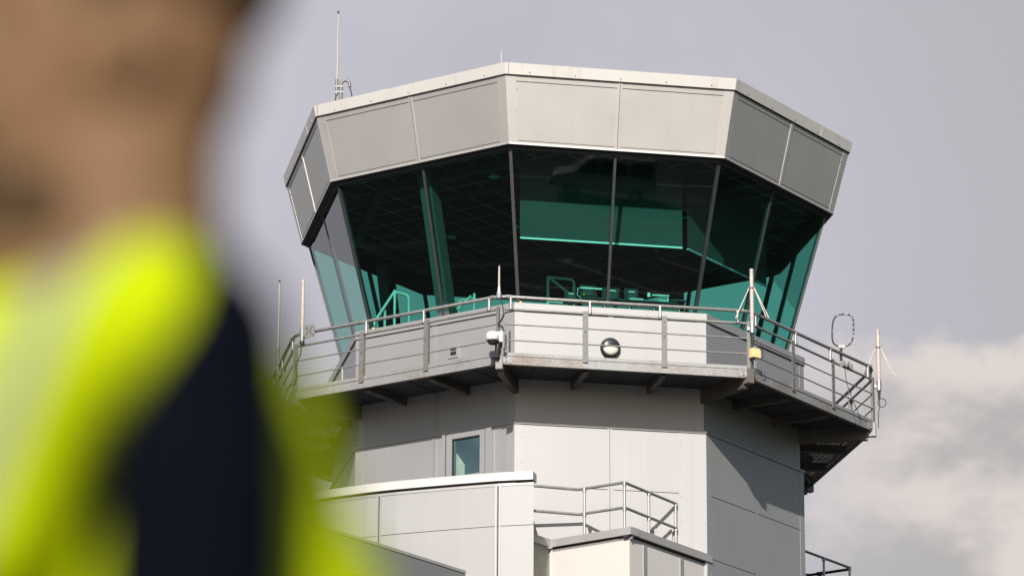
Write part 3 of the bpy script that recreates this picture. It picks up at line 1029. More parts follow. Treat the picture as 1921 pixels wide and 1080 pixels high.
def stair_rail(pts_list, label, base):
    t = thing('stair_rail', base, label, 'handrail', 'pale stair rails inside the cab')
    for nm, pts in pts_list:
        m = MB()
        m.tube(pts, .028, M['railwhite'], 8)
        m.build(nm, t)


def arc(a, b, c, r=.08, n=5):
    """polyline a-b-c with a rounded corner at b"""
    a, b, c = map(Vector, (a, b, c))
    p, q = b + (a - b).normalized() * r, b + (c - b).normalized() * r
    out = [a]
    for i in range(n + 1):
        s = i / n
        out.append(p * (1 - s) ** 2 + b * 2 * s * (1 - s) + q * s * s)
    return out + [c]


f0 = lambda u, z, h=2.5: P(0, h, u, z)
stair_rail([('frame', arc(f0(-.80, 1.41), f0(-.31, 1.385), f0(-.31, FZ))),
            ('frame', [f0(-.805, FZ), f0(-.805, 1.41)]),
            ('brace', [f0(-.81, 1.415), f0(-.10, .90), f0(.9, .1)]),
            ('rail', [f0(-.805, .93), f0(-.31, .905)])],
           'pale tubular stair rail with a diagonal brace behind the front panes', f0(-.55, FZ))
f1 = lambda u, z, h=2.8: P(-1, h, u, z)
stair_rail([('frame', [f1(-1.99, FZ), f1(-1.99, 1.56)]),
            ('frame', arc(f1(-1.99, 1.52), f1(-1.74, 1.44, 2.7), f1(-1.78, FZ, 2.5))),
            ('brace', [f1(-1.99, 1.54), f1(-2.30, .95, 3.0), f1(-2.34, .3, 3.2)]),
            ('rail', arc(f1(-2.2, 1.14, 2.9), f1(-2.18, 1.2, 2.85), f1(-2.19, FZ, 2.85), .03))],
           'pale tubular stair rail seen against sky through the left panes', f1(-1.9, FZ))
stair_rail([('frame', [f1(-.15, FZ), f1(-.15, 1.19)]),
            ('frame', arc(f1(-.15, 1.10), f1(-.50, 1.10), f1(-.50, FZ))),
            ('rail', [f1(-.15, 1.12, 2.9), f1(-.42, .85, 3.0), f1(-.44, FZ, 3.0)])],
           'lowest pale stair rail, just above the parapet beside the green column', f1(-.3, FZ))

dsk = thing('control_desk', P(0, 3.0, .55, FZ), 'long curved dark control desk behind the front panes', 'desk')
m = MB()
def arch(h, u0, u1, z0, z1, hh, mm, mbx):
    mbx.fbox(0, h, h + hh, u0, u1, z0, z1, mm)
m.fbox(0, 2.75, 3.25, -.36, 1.55, .74, .80, M['inside'])
m.fbox(0, 2.70, 3.30, -.30, 1.48, .80, .83, M['mullion'])
m.build('top', dsk)
m = MB()
mesh_m = simple('speaker_grille', (.20, .21, .21), .7, var=.9, scale=60)
for k in range(4):
    u = -.32 + k * .47
    m.fbox(0, 2.80, 3.24, u, u + .44, FZ, .739, M['column'])
    m.fbox(0, 3.241, 3.25, u + .04, u + .38, .45, .69, mesh_m)
    m.fbox(0, 3.241, 3.256, u + .425, u + .44, .42, .70, M['bulbwhite'])
m.build('cabinet', dsk)
m = MB()
m.fslab(0, (3.0, .50), (2.9, .78), (1.55, 2.1), (1.55, 1.8), .4, M['inside'])
m.build('side_unit', dsk)


def monitor(u, z, w_, h_, tilt, label, cable=False):
    t = thing('monitor', P(0, 2.85, u, .83), label, 'monitor', 'screens on the control desk')
    m = MB()
    n_, t_ = nrm(0)
    c = P(0, 2.85, u, z)
    m.box(c, t_ * w_ / 2, n_ * .03, Zv * h_ / 2, M['black'])
    m.box(c + n_ * .045, t_ * w_ * .3, n_ * .014, Zv * h_ * .34, M['inside'])
    m.box(c + n_ * .062 + Zv * h_ * .25, t_ * w_ * .22, n_ * .002, Zv * .012, M['bulbwhite'])
    m.build('casing', t)
    m = MB()
    m.box(c - Zv * (h_ / 2 + .03) + n_ * .01, t_ * .05, n_ * .03, Zv * .055, M['inside'])
    m.box(P(0, 2.85, u, .838), t_ * .13, n_ * .09, Zv * .008, M['inside'])
    m.build('stand', t)
    if cable:
        m = MB()
        m.tube([c + n_ * .07 - t_ * .12 + Zv * .06, c + n_ * .09 - t_ * .20 + Zv * .03, c + n_ * .09 - t_ * .21 - Zv * .10, c + n_ * .08 - t_ * .1 - Zv * .19], .007, M['bulbwhite'], 6)
        m.tube([c + n_ * .07 + t_ * .10 + Zv * .06, c + n_ * .09 + t_ * .16 - Zv * .1], .009, simple('red_cable', (.4, .04, .03), .5), 6)
        m.box(c + n_ * .066 - t_ * .08 - Zv * .07, t_ * .018, n_ * .003, Zv * .014, M['amber'])
        m.box(c + n_ * .066 + t_ * .06 + Zv * .05, t_ * .20, n_ * .012, Zv * .016, M['bulbwhite'])
        m.build('cable', t)


monitor(-.13, 1.06, .30, .24, 0, 'dark monitor with looping white cable and red wires on the desk', True)
monitor(.32, 1.03, .34, .26, 0, 'dark monitor just right of the middle mullion on the desk')
monitor(.70, 1.02, .26, .30, 0, 'tall narrow dark screen in the middle of the desk')
monitor(-.45, .95, .22, .16, 0, 'smallest grey screen at the left end of the desk')
for u, z, L, lab in ((.78, .94, .26, 'short white desk lamp lying low beside the narrow screen'), (1.24, 1.04, .32, 'white desk lamp with two arms at the right end of the desk')):
    t = thing('desk_lamp', P(0, 2.95, u + L / 2, .83), lab, 'lamp', 'white lamps on the control desk')
    m = MB()
    m.fbox(0, 2.90, 2.98, u - L / 2, u + L / 2, z - .015, z + .015, M['bulbwhite'])
    m.build('head', t)
    m = MB()
    m.tube([P(0, 2.94, u + L / 2 - .02, z - .02), P(0, 2.94, u + L / 2 - .02, .83)], .02, M['bulbwhite'])
    if L > .3:
        m.fbox(0, 2.91, 2.97, u - .05, u + L / 2 - .04, z - .13, z - .09, M['bulbwhite'])
        m.lathe(P(0, 2.94, u - L / 2 - .06, z - .04), (0, 0, 1), [(.035, 0), (.035, .08)], M['bulbwhite'], 10)
    m.build('arm', t)
ck = thing('paper_tray', P(0, 2.9, 1.55, .80), 'grey two tier paper tray at the desk end near the right pane', 'tray')
m = MB()
for z in (.86, .96):
    m.fbox(0, 2.8, 3.0, 1.42, 1.72, z - .012, z + .012, M['column'])
m.fbox(0, 2.8, 2.82, 1.42, 1.72, .62, 1.0, M['inside'])
m.build('shelves', ck)


# ================================================================== LOWER BUILDINGS
def wall_strip(mb, pts, z0, z1, th, m, side=1):
    """upright sheet along plan points, outer face on the points, thickness inwards (left of travel when side=1)"""
    k = len(pts)
    inn = []
    for i in range(k):
        a = Vector(pts[max(i - 1, 0)])
        b = Vector(pts[min(i + 1, k - 1)])
        d = (b - a).normalized()
        nrm_ = Vector((-d.y, d.x)) * side
        inn.append(Vector(pts[i]) + nrm_ * th)
    for i in range(k - 1):
        p = [(*pts[i], z0), (*pts[i + 1], z0), (*inn[i + 1], z0), (*inn[i], z0),
             (*pts[i], z1), (*pts[i + 1], z1), (*inn[i + 1], z1), (*inn[i], z1)]
        mb.hexa([Vector(q) for q in p], m)


def offset(pts, d):
    out = []
    for i in range(len(pts)):
        a, b = Vector(pts[max(i - 1, 0)]), Vector(pts[min(i + 1, len(pts) - 1)])
        t_ = (b - a).normalized()
        out.append((pts[i][0] + t_.y * d, pts[i][1] - t_.x * d))
    return out


# curved pale block, left
ZL = -3.35 + Z0
L = [(-6.9, -2.7), (-6.2, -3.75), (-5.4, -4.55), (-4.68, -5.05), (-4.08, -5.46), (-3.45, -5.82), (-2.93, -6.06), (-2.38, -6.27), (-1.83, -6.47), (-1.25, -6.67), (-0.52, -6.83)]
LL = [L[0], L[1], L[2], L[3], L[4], L[5], (-3.24, -5.92), L[6], L[7], L[8], (-1.14, -6.70), L[10]]
lb = thing('stair_block', (-3, -5, 0), 'pale curved low block with parapet in front of the tower shaft', 'building')
LW = offset(LL, -0.07)
m = MB()
body = LW + [(-0.66, -4.3), (-2.2, -3.7), (-3.9, -2.6), (-5.2, -1.2), (-6.6, -2.0)]
m.prism(body, 0.0, ZL - 0.16, M['white'], M['roof'])
for (x, y), dirn in ((LW[6], 0), (LW[10], 0)):
    i = 6 if dirn == 0 and (x, y) == LW[6] else 10
    d = (Vector(LW[i + 1]) - Vector(LW[i - 1])).normalized()
    o = Vector((d.y, -d.x))
    for a, wd, ex, mm in ((-.035, .014, .012, M['strip']), (.035, .014, .012, M['strip']), (0, .010, .004, M['gap'])):
        c = Vector((x, y)) + d * a
        m.box((c.x, c.y, (ZL - .2) / 2), (d.x * wd, d.y * wd, 0), (o.x * ex, o.y * ex, 0), (0, 0, (ZL - .21) / 2), mm)
Lg = offset(LW, 0.003)
wall_strip(m, Lg, -4.285 + Z0, -4.275 + Z0, .003, M['gap'])
m.build('wall', lb)
m = MB()
wall_strip(m, LL, ZL - .145, ZL, .30, M['trim'])
e0, e1 = LL[-1], (-0.60, -4.6)
d = (Vector(e1) - Vector(e0)).normalized()
m.hexa([Vector((e0[0], e0[1], ZL - .147)), Vector((e1[0], e1[1], ZL - .147)), Vector((e1[0] - .3, e1[1], ZL - .147)), Vector((e0[0] - .3, e0[1] + .05, ZL - .147)),
        Vector((e0[0], e0[1], ZL - .002)), Vector((e1[0], e1[1], ZL - .002)), Vector((e1[0] - .3, e1[1], ZL - .002)), Vector((e0[0] - .3, e0[1] + .05, ZL - .002))], M['trim'])
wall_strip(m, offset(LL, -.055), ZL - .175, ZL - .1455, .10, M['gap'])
wall_strip(m, offset(LL, -.060), ZL - .225, ZL - .176, .008, M['strip'])
m.build('coping', lb)

# cream block with a flat roof and railing, right of it
ZR = -4.13 + Z0
tB, tD = nrm(-1)[1], nrm(1)[1]
K = Vector((1.175, -6.0))
A1 = Vector((-0.215, -4.95))
B1 = K + tD.xy * 2.74
A0 = A1 - tD.xy * 0.66
rb = thing('plant_room', (0.8, -5.2, 0), 'cream flat roofed block with grey coping below the white tower face', 'building')
m = MB()
inset = 0.07
nB, nD = nrm(-1)[0].xy, nrm(1)[0].xy
k1 = K - nB * inset - nD * inset
a1 = A1 - nB * inset - nD * inset
a0 = A0 - nD * inset - nB * 0
b1 = B1 - nD * inset - tD.xy * .03
bk = b1 - nD * 1.2
poly = [a1, k1, b1, bk, (0.4, -3.6), (-0.2, -4.0)]
poly = [tuple(p) for p in poly]
m.prism(poly, 0.0, ZR - .14, M['cream'], M['roof'])
c = k1 + tD.xy * .50 + nD * .002
for du in (.50, 1.72):
    for e_, ex, mm in ((-.03, .012, M['strip']), (.03, .012, M['strip'])):
        q = k1 + tD.xy * (du + e_)
        m.box((q.x, q.y, (ZR - .2) / 2), (*(tD.xy * .026), 0), (*(nD * ex), 0), (0, 0, (ZR - .2) / 2), mm)
m.build('wall', rb)
m = MB()
ret = [tuple(p) for p in (a0, a1, a1 - tB.xy * .6, a0 - tB.xy * .6)]
m.prism(ret, 0.0, ZR - .141, M['olive_shade'])
m.build('return_wall', rb)
m = MB()
cpts = [tuple(p) for p in (A0, A1, K, B1)]
wall_strip(m, [tuple(A1), tuple(K)], ZR - .135, ZR + .0, .25, M['coping'])
def strip2(p, q, inn, z0, z1, mm):
    p, q, inn = Vector(p), Vector(q), Vector(inn)
    m.hexa([Vector((*p, z0)), Vector((*q, z0)), Vector((*(q + inn), z0)), Vector((*(p + inn), z0)),
            Vector((*p, z1)), Vector((*q, z1)), Vector((*(q + inn), z1)), Vector((*(p + inn), z1))], mm)
strip2(K + tD.xy * 0, B1, -nD * .25, ZR - .137, ZR - .002, M['coping'])
strip2(A0, A1, -nD * .25, ZR - .133, ZR + .002, M['coping'])
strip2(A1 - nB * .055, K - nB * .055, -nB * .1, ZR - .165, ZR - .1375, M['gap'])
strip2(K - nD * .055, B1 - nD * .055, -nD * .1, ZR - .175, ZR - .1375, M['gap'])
strip2(A1 - nB * .06, K - nB * .06, -nB * .008, ZR - .205, ZR - .166, M['strip'])
m.build('coping', rb)


def key_rail(name, runs, posts, ztop, zbase, zmid, label, mats=('tube', 'alu')):
    c = Vector(runs[0][0])
    t = thing(name, (c.x, c.y, zbase), label, 'railing')
    for run in runs:
        for z in (ztop, zmid):
            if z is None:
                continue
            m = MB()
            m.tube([(x, y, z) for x, y in run], .027, M[mats[0]], 8)
            m.build('rail', t)
    for x, y in posts:
        m = MB()
        m.tube([(x, y, zbase), (x, y, ztop)], .024, M[mats[1]], 8)
        for z in (ztop, zmid):
            if z is not None:
                m.tube([(x, y, z - .06), (x, y, z + .012)], .036, M[mats[1]], 8)
        m.lathe((x, y, zbase), (0, 0, 1), [(.06, 0), (.06, .012), (.036, .016), (.036, .06)], M[mats[1]], 10)
        m.build('post', t)
    return t


zr = -3.245 + Z0
P1, P2, P3, P4 = (-0.60, -5.345), (0.27, -5.04), (1.075, -5.58), (2.02, -3.99)
pm = tuple((Vector(P2) + (Vector(P3) - Vector(P2)) * .13))
pd = tuple((Vector(P3) + (Vector(P4) - Vector(P3)) * .47))
key_rail('roof_railing', [[P1, P2], [P2, P3], [P3, P4]], [pm, P3, pd, P4], zr, ZR - .14, zr - .45,
         'tubular galvanised railing on the flat roof of the cream block')

# small outlet cover on the tower wall behind that railing
m = MB()
m.fbox(0, H_LO + .013, H_LO + .09, 0.765, 1.10, -3.98, -3.73, M['strip'])
m.fbox(0, H_LO + .09, H_LO + .095, 0.80, 1.06, -3.93, -3.83, M['panel'])
m.build('vent_cover', tower)

# grey eaves of the nearer building, lower left
ZF = -5.4 + Z0
d = Vector((0.553, 0.833)).normalized()
o = Vector((d.y, -d.x))
p0 = Vector((-3.24, -10.56))
fa, fb = p0 - d * 9, p0 + d * 2.9
fbld = thing('lower_building', (p0.x - 3, p0.y, 0), 'grey building edge with deep flat coping crossing the lower left, nearest of the blocks', 'building')
m = MB()
wpoly = [fa - o * .22, fb - o * .22 - d * .2, fb - o * 2.2 - d * .6, fa - o * 7]
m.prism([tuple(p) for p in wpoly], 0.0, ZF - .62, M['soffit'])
m.build('wall', fbld)
m = MB()
cz0, cz1 = ZF - .62, ZF
strip2(fa, fb, -o * .5, cz0, cz1, M['grey'])
strip2(fa + o * .012, fb + o * .012, -o * .012, cz1 - .045, cz1 + .004, M['coping'])
strip2(fa - o * .501, fb - o * .501, -o * 5, ZF - .45, ZF - .40, M['roof'])
m.build('coping', fbld)
m = MB()
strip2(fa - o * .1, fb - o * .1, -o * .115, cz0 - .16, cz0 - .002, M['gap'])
m.build('fascia_gap', fbld)

# rear annex with its railing at the right edge of the shaft
ZA = -3.75 + Z0
q0 = Vector((5.80, 4.05))
ann = thing('rear_annex', (4.5, 3, 0), 'low annex behind the right side of the tower shaft', 'building')
m = MB()
apoly = [q0 - tD.xy * 3.6 - nD * 0.0, q0, q0 - nD * 2.2 + tD.xy * .0, q0 - nD * 2.9 - tD.xy * 3.0]
m.prism([tuple(p) for p in apoly], 0.0, ZA, M['panel'], M['roof'])
m.build('wall', ann)
z2 = -2.66 + Z0
e0 = Vector((5.72, 3.92))
rr = key_rail('roof_railing', [[tuple(e0 - tD.xy * 2.4), tuple(e0)]], [tuple(e0 - tD.xy * 1.04), tuple(e0), tuple(e0 - tD.xy * 2.1)], z2, ZA, z2 - .5,
              'tubular railing at the bottom right edge of the tower shaft')
m = MB()
g1 = e0 - nD * .97 + tD.xy * .05
m.tube([(e0.x, e0.y, z2 - .03), (g1.x, g1.y, z2 - .03)], .030, M['black'])
m.tube([(g1.x, g1.y, z2 - .03), (g1.x - nD.x * .1, g1.y - nD.y * .1, z2 - .03)], .042, M['black'])
gm = e0 + (g1 - e0) * .72
m.tube([(gm.x - nD.x * .07, gm.y - nD.y * .07, z2 - .03), (gm.x + nD.x * .07, gm.y + nD.y * .07, z2 - .03)], .042, M['black'])
m.tube([(gm.x, gm.y, z2 - .03), (gm.x, gm.y, ZA)], .034, M['black'])
o_ = m.build('gate_bar', rr)

# ================================================================== VAN (seen mirrored in the front panes)
vc = Vector((45.2, -107.4, 0))
van = thing('parked_van', vc, 'grey panel van parked on the apron, seen mirrored in the front panes', 'van')
va = Vector((.925, .38, 0)).normalized()       # towards the rear
vb = Vector((-va.y, va.x, 0))
prof = [(-2.5, .45), (-2.52, .85), (-2.35, 1.05), (-1.55, 1.22), (-0.85, 1.95), (-.55, 2.08), (2.35, 2.12), (2.48, 1.95), (2.5, .45)]


def V(x, y, z):
    return vc + va * x + vb * y + Vector((0, 0, z))


m = MB()
n_ = len(prof)
inset_ = lambda z: .95 if z < 1.25 else .95 - .12 * (z - 1.25) / .85
vs = [V(x, -inset_(z), z) for x, z in prof] + [V(x, inset_(z), z) for x, z in prof]
m.add(vs, [tuple(range(n_)), tuple(range(n_, 2 * n_))[::-1]] + [(i, (i + 1) % n_, n_ + (i + 1) % n_, n_ + i) for i in range(n_)], M['vanpaint'])
m.build('body', van)
for sg in (-1, 1):
    for poly in ([(-1.35, 1.28), (-.80, 1.86), (-.35, 1.90), (-.35, 1.28)], [(-.25, 1.28), (-.25, 1.90), (1.05, 1.92), (1.05, 1.28)], [(1.2, 1.28), (1.2, 1.92), (2.3, 1.92), (2.36, 1.28)]):
        m = MB()
        a = [V(x, sg * (inset_(z) + .006), z) for x, z in poly]
        b = [V(x, sg * (inset_(z) - .01), z) for x, z in poly]
        m.add(a + b, [(0, 1, 2, 3), (7, 6, 5, 4), (0, 4, 5, 1), (1, 5, 6, 2), (2, 6, 7, 3), (3, 7, 4, 0)], M['black'])
        m.build('window', van)
m = MB()
m.hexa([V(-1.53, -.82, 1.25), V(-1.53, .82, 1.25), V(-1.50, .82, 1.25), V(-1.50, -.82, 1.25), V(-.90, -.76, 1.93), V(-.90, .76, 1.93), V(-.86, .76, 1.93), V(-.86, -.76, 1.93)], M['black'])
m.build('windscreen', van)
for x in (-1.6, 1.55):
    for sg in (-1, 1):
        m = MB()
        m.lathe(V(x, sg * .78, .34), vb * sg, [(.34, 0), (.36, .03), (.36, .17), (.33, .2), (.2, .2), (.18, .17), (0, .17)], M['tyre'], 24)
        wh_ = m.build('wheel', van)
        m = MB()
        m.lathe(V(x, sg * .955, .34), vb * sg, [(.21, 0), (.20, .02), (.06, .03), (0, .03)], M['alu'], 16)
        m.build('rim', wh_)
for sg in (-1, 1):
    m = MB()
    m.box(V(-2.46, sg * .7, .86), va * .06, vb * .16, Vector((0, 0, .09)), M['whitep'])
    m.build('headlight', van)
m = MB()
m.box(V(-2.50, 0, .56), va * .09, vb * .93, Vector((0, 0, .12)), M['black'])
m.build('bumper', van)
# ================================================================== PERSON (near the lens, far out of focus)
def ellipsoid(mb, c, r, m, rot=None, n=20):
    c = Vector(c)
    vs, fs = [], []
    rows = n // 2
    for i in range(rows + 1):
        a = PI * i / rows
        for k in range(n):
            b = 2 * PI * k / n
            p = Vector((r[0] * max(math.sin(a), .002) * math.cos(b), r[1] * max(math.sin(a), .002) * math.sin(b), r[2] * math.cos(a)))
            if rot is not None:
                p = rot @ p
            vs.append(c + p)
    for i in range(rows):
        for k in range(n):
            fs.append((i * n + k, i * n + (k + 1) % n, (i + 1) * n + (k + 1) % n, (i + 1) * n + k))
    fs += [tuple(range(n))[::-1], tuple(rows * n + k for k in range(n))]
    mb.add(vs, fs, m, True)


def limb(mb, pts, rad, m, flat=None, n=16):
    """rounded tapering chain: tube pieces with a ball at every joint"""
    for (p, r), (q, s_) in zip(zip(pts, rad), zip(pts[1:], rad[1:])):
        mb.tube([p, q], r, m, n, r1=s_)
    for p, r in zip(pts, rad):
        ellipsoid(mb, p, (r, r, r), m, n=n)


def fuse(o, voxel, smooth):
    md = o.modifiers.new('fuse', 'REMESH')
    md.mode = 'VOXEL'
    md.voxel_size = voxel
    md.use_smooth_shade = True
    if smooth:
        sm = o.modifiers.new('soften', 'SMOOTH')
        sm.iterations = smooth
        sm.factor = 0.5


def cloth_mat(name, col, var=.1):
    m, nt, b = mat(name)
    f = noise(nt, 9, 4)
    nt.links.new(ramp(nt, f, [(.3, tuple(c * (1 - var) for c in col)), (.7, tuple(c * (1 + var) for c in col))]), b.inputs['Base Color'])
    b.inputs['Roughness'].default_value = .95
    b.inputs['Specular IOR Level'].default_value = .04
    bp = N(nt, 'ShaderNodeBump', Strength=.35, Distance=.02)
    nt.links.new(noise(nt, 7, 3), bp.inputs['Height'])
    nt.links.new(bp.outputs[0], b.inputs['Normal'])
    return m


def vest_mat():
    m, nt, b = mat('hi_vis_vest')
    tc = nt.nodes.new('ShaderNodeTexCoord')
    sp = nt.nodes.new('ShaderNodeSeparateXYZ')
    nt.links.new(tc.outputs['Object'], sp.inputs[0])

    def band(sock, lo_, hi_, absv=False):
        if absv:
            a = N(nt, 'ShaderNodeMath', operation='ABSOLUTE')
            nt.links.new(sock, a.inputs[0])
            sock = a.outputs[0]
        g = N(nt, 'ShaderNodeMath', operation='COMPARE')
        g.inputs[1].default_value = (lo_ + hi_) / 2
        g.inputs[2].default_value = (hi_ - lo_) / 2
        nt.links.new(sock, g.inputs[0])
        return g.outputs[0]
    sl = N(nt, 'ShaderNodeMath', operation='MULTIPLY_ADD')
    sl.inputs[1].default_value = -.375
    nt.links.new(sp.outputs[2], sl.inputs[0])
    nt.links.new(sp.outputs[0], sl.inputs[2])
    v = band(sl.outputs[0], -.519, -.493)
    h = band(sp.outputs[2], .93, .985)
    mx = N(nt, 'ShaderNodeMath', operation='MAXIMUM')
    nt.links.new(v, mx.inputs[0])
    nt.links.new(h, mx.inputs[1])
    f = noise(nt, 8, 3)
    y = ramp(nt, f, [(.3, (.355, .44, .0012)), (.7, (.42, .50, .002))])
    nt.links.new(mixc(nt, mx.outputs[0], y, (.22, .225, .17)), b.inputs['Base Color'])
    b.inputs['Roughness'].default_value = .85
    b.inputs['Specular IOR Level'].default_value = .05
    bp = N(nt, 'ShaderNodeBump', Strength=.5, Distance=.03)
    nt.links.new(noise(nt, 6, 3, (1, 1, .4)), bp.inputs['Height'])
    nt.links.new(bp.outputs[0], b.inputs['Normal'])
    return m


M['skin'] = simple('skin', (.150, .076, .030), .75, var=.12, scale=25)
M['hair'] = simple('brown_hair', (.055, .034, .018), .9, var=.4, scale=60, spec=.1)
M['navy'] = cloth_mat('navy_fleece', (.0022, .0028, .0055))
M['trouser'] = cloth_mat('dark_trousers', (.02, .021, .028))
M['vest'] = vest_mat()
M['eye'] = simple('eye_white', (.30, .28, .26), .4)
M['iris'] = simple('iris', (.05, .03, .02), .2)

PX, PY = -0.322, -67.93
po = Vector((PX, PY, 0))
per = thing('person', po, 'blurred person in yellow hi-vis vest over navy sleeves, standing side on close to the camera', 'person')


def B(x, y, z):                                  # x: backwards(+)/forwards(-), y: towards the lens is negative
    return po + Vector((x, y, z))


m = MB()
sk = M['skin']
ellipsoid(m, B(-.015, 0, 1.575), (.098, .077, .118), sk)             # skull
ellipsoid(m, B(-.060, 0, 1.515), (.062, .060, .075), sk)             # face
ellipsoid(m, B(-.085, 0, 1.468), (.032, .034, .024), sk)             # chin
limb(m, [B(-.115, 0, 1.565), B(-.135, 0, 1.530)], [.010, .014], sk, n=10)      # nose
ellipsoid(m, B(-.100, 0, 1.590), (.020, .050, .014), sk)             # brow
ellipsoid(m, B(-.112, 0, 1.489), (.010, .026, .010), sk)             # lips
for sg in (-1, 1):
    ellipsoid(m, B(.005, sg * .078, 1.545), (.020, .010, .032), sk)  # ear
    ellipsoid(m, B(-.075, sg * .045, 1.525), (.028, .020, .022), sk)  # cheek
ellipsoid(m, B(-.050, 0, 1.425), (.062, .062, .085), sk)
limb(m, [B(.0, 0, 1.52), B(-.002, 0, 1.44), B(.01, 0, 1.36)], [.064, .068, .082], sk)
ellipsoid(m, B(.005, 0, 1.22), (.105, .150, .170), sk)
ellipsoid(m, B(.000, 0, 1.00), (.095, .135, .150), sk)
ellipsoid(m, B(.005, 0, .88), (.110, .155, .110), sk)
limb(m, [B(.05, -.17, 1.325), B(.02, 0, 1.36), B(.05, .17, 1.325)], [.050, .065, .050], sk)
arms = {}
for sg in (-1, 1):
    sh, el, wr = B(.073, sg * .185, 1.315), B(.073, sg * .210, 1.035), B(-.01, sg * .215, .80)
    arms[sg] = (sh, el, wr)
    limb(m, [sh, sh.lerp(el, .4), el, el.lerp(wr, .35), wr], [.046, .043, .036, .037, .026], sk)
    limb(m, [B(0, sg * .085, .90), B(-.005, sg * .090, .48), B(.025, sg * .095, .08)], [.082, .054, .036], sk)
    limb(m, [B(.05, sg * .095, .045), B(-.06, sg * .10, .035), B(-.14, sg * .105, .028)], [.036, .032, .026], sk)
    # hand: palm, four curled fingers of different length, thumb off the side
    dn = (wr - el).normalized()
    fwd = Vector((-1, 0, -.25)).normalized()
    pc = wr + dn * .05
    inn = Vector((0, -sg, 0))
    for k in range(4):
        limb(m, [wr + dn * .015 + fwd * (.016 - .010 * k), wr + dn * .085 + fwd * (.033 - .021 * k)], [.013, .0125], sk, n=10)
    for k, Lf in enumerate((.070, .080, .074, .058)):
        a = wr + dn * .085 + fwd * (.033 - .021 * k)
        b_ = a + (dn * .95 + inn * .22) * Lf * .48
        c_ = b_ + (dn * .75 + inn * .65) * Lf * .30
        d_ = c_ + (dn * .35 + inn * .9) * Lf * .24
        limb(m, [a, b_, c_, d_], [.0098, .0090, .0082, .0072], sk, n=10)
    a = wr + dn * .03 + fwd * .026
    b_ = a + (dn * .6 + fwd * .75 + inn * .2) * .045
    c_ = b_ + (dn * .9 + fwd * .25 + inn * .3) * .032
    limb(m, [a, b_, c_], [.0125, .0105, .0085], sk, n=10)
body = m.build('body', per)
fuse(body, .0052, 4)
for sg in (-1, 1):
    m = MB()
    ellipsoid(m, B(-.0985, sg * .032, 1.568), (.010, .011, .0085), M['eye'], n=14)
    ellipsoid(m, B(-.1055, sg * .0325, 1.568), (.0042, .0062, .0062), M['iris'], n=12)
    m.build('eye', per)
m = MB()
ellipsoid(m, B(.006, 0, 1.630), (.100, .082, .078), M['hair'])
ellipsoid(m, B(.046, 0, 1.620), (.058, .068, .055), M['hair'])
ellipsoid(m, B(-.045, 0, 1.655), (.060, .066, .040), M['hair'])
for sg in (-1, 1):
    ellipsoid(m, B(-.012, sg * .072, 1.590), (.020, .010, .035), M['hair'])
ellipsoid(m, B(-.078, 0, 1.462), (.050, .056, .040), M['hair'])
ellipsoid(m, B(-.050, 0, 1.440), (.058, .072, .046), M['hair'])
h_ = m.build('hair', per)
fuse(h_, .007, 3)
m = MB()
nv = M['navy']
ellipsoid(m, B(.005, 0, 1.21), (.120, .165, .180), nv)
ellipsoid(m, B(.000, 0, 1.00), (.112, .152, .160), nv)
limb(m, [B(.06, -.165, 1.320), B(.022, 0, 1.350), B(.06, .165, 1.320)], [.062, .066, .062], nv)
limb(m, [B(.012, 0, 1.36), B(.010, 0, 1.405)], [.078, .070], nv)
for sg in (-1, 1):
    sh, el, wr = arms[sg]
    limb(m, [sh, sh.lerp(el, .35), sh.lerp(el, .7), el, el.lerp(wr, .45), wr - (wr - el) * .04], [.052, .058, .057, .049, .041, .033], nv)
j_ = m.build('jacket', per)
fuse(j_, .008, 5)
m = MB()
vm = M['vest']
ellipsoid(m, B(-.025, 0, 1.195), (.165, .188, .190), vm)
ellipsoid(m, B(.035, 0, 1.100), (.172, .180, .190), vm)
hem = []
for z_, xc, rx, ry in ((.84, .015, .165, .182), (.95, .018, .172, .186), (1.06, .022, .182, .186), (1.16, .020, .178, .182), (1.24, .012, .150, .172)):
    hem.append([B(xc + rx * math.cos(2 * PI * k / 24), ry * math.sin(2 * PI * k / 24), z_) for k in range(24)])
vs = [p for rg in hem for p in rg]
fs = [(i * 24 + k, i * 24 + (k + 1) % 24, (i + 1) * 24 + (k + 1) % 24, (i + 1) * 24 + k) for i in range(4) for k in range(24)]
m.add(vs, fs + [tuple(range(24))[::-1], tuple(range(96, 120))], vm, True)
limb(m, [B(.040, -.165, 1.328), B(.026, -.080, 1.326), B(.026, .080, 1.326), B(.040, .165, 1.328)], [.060, .052, .052, .060], vm)
ellipsoid(m, B(.012, 0, 1.22), (.145, .175, .200), vm)
for sg in (-1, 1):
    limb(m, [B(.045, sg * .195, 1.324), B(-.004, sg * .205, 1.300), B(-.034, sg * .205, 1.258), B(-.052, sg * .200, 1.19)], [.048, .053, .053, .050], vm)
limb(m, [B(-.06, -.10, 1.29), B(-.06, .10, 1.29)], [.085, .085], vm)
limb(m, [B(.045, -.06, 1.365), B(.060, 0, 1.375), B(.045, .06, 1.365)], [.030, .034, .030], vm)
v_ = m.build('hi_vis_vest', per)
fuse(v_, .007, 14)
m = MB()
tr_ = M['trouser']
ellipsoid(m, B(.005, 0, .87), (.120, .162, .115), tr_)
for sg in (-1, 1):
    limb(m, [B(0, sg * .088, .86), B(-.005, sg * .092, .48), B(.025, sg * .096, .10)], [.093, .070, .062], tr_)
t_ = m.build('trousers', per)
fuse(t_, .010, 4)
for sg in (-1, 1):
    m = MB()
    limb(m, [B(.055, sg * .097, .052), B(-.05, sg * .100, .046), B(-.145, sg * .106, .042)], [.048, .046, .040], M['black'])
    m.box(B(-.045, sg * .101, .012), (.135, 0, 0), (0, .045, 0), (0, 0, .0115), M['black'])
    s__ = m.build('shoe', per)
    fuse(s__, .008, 3)

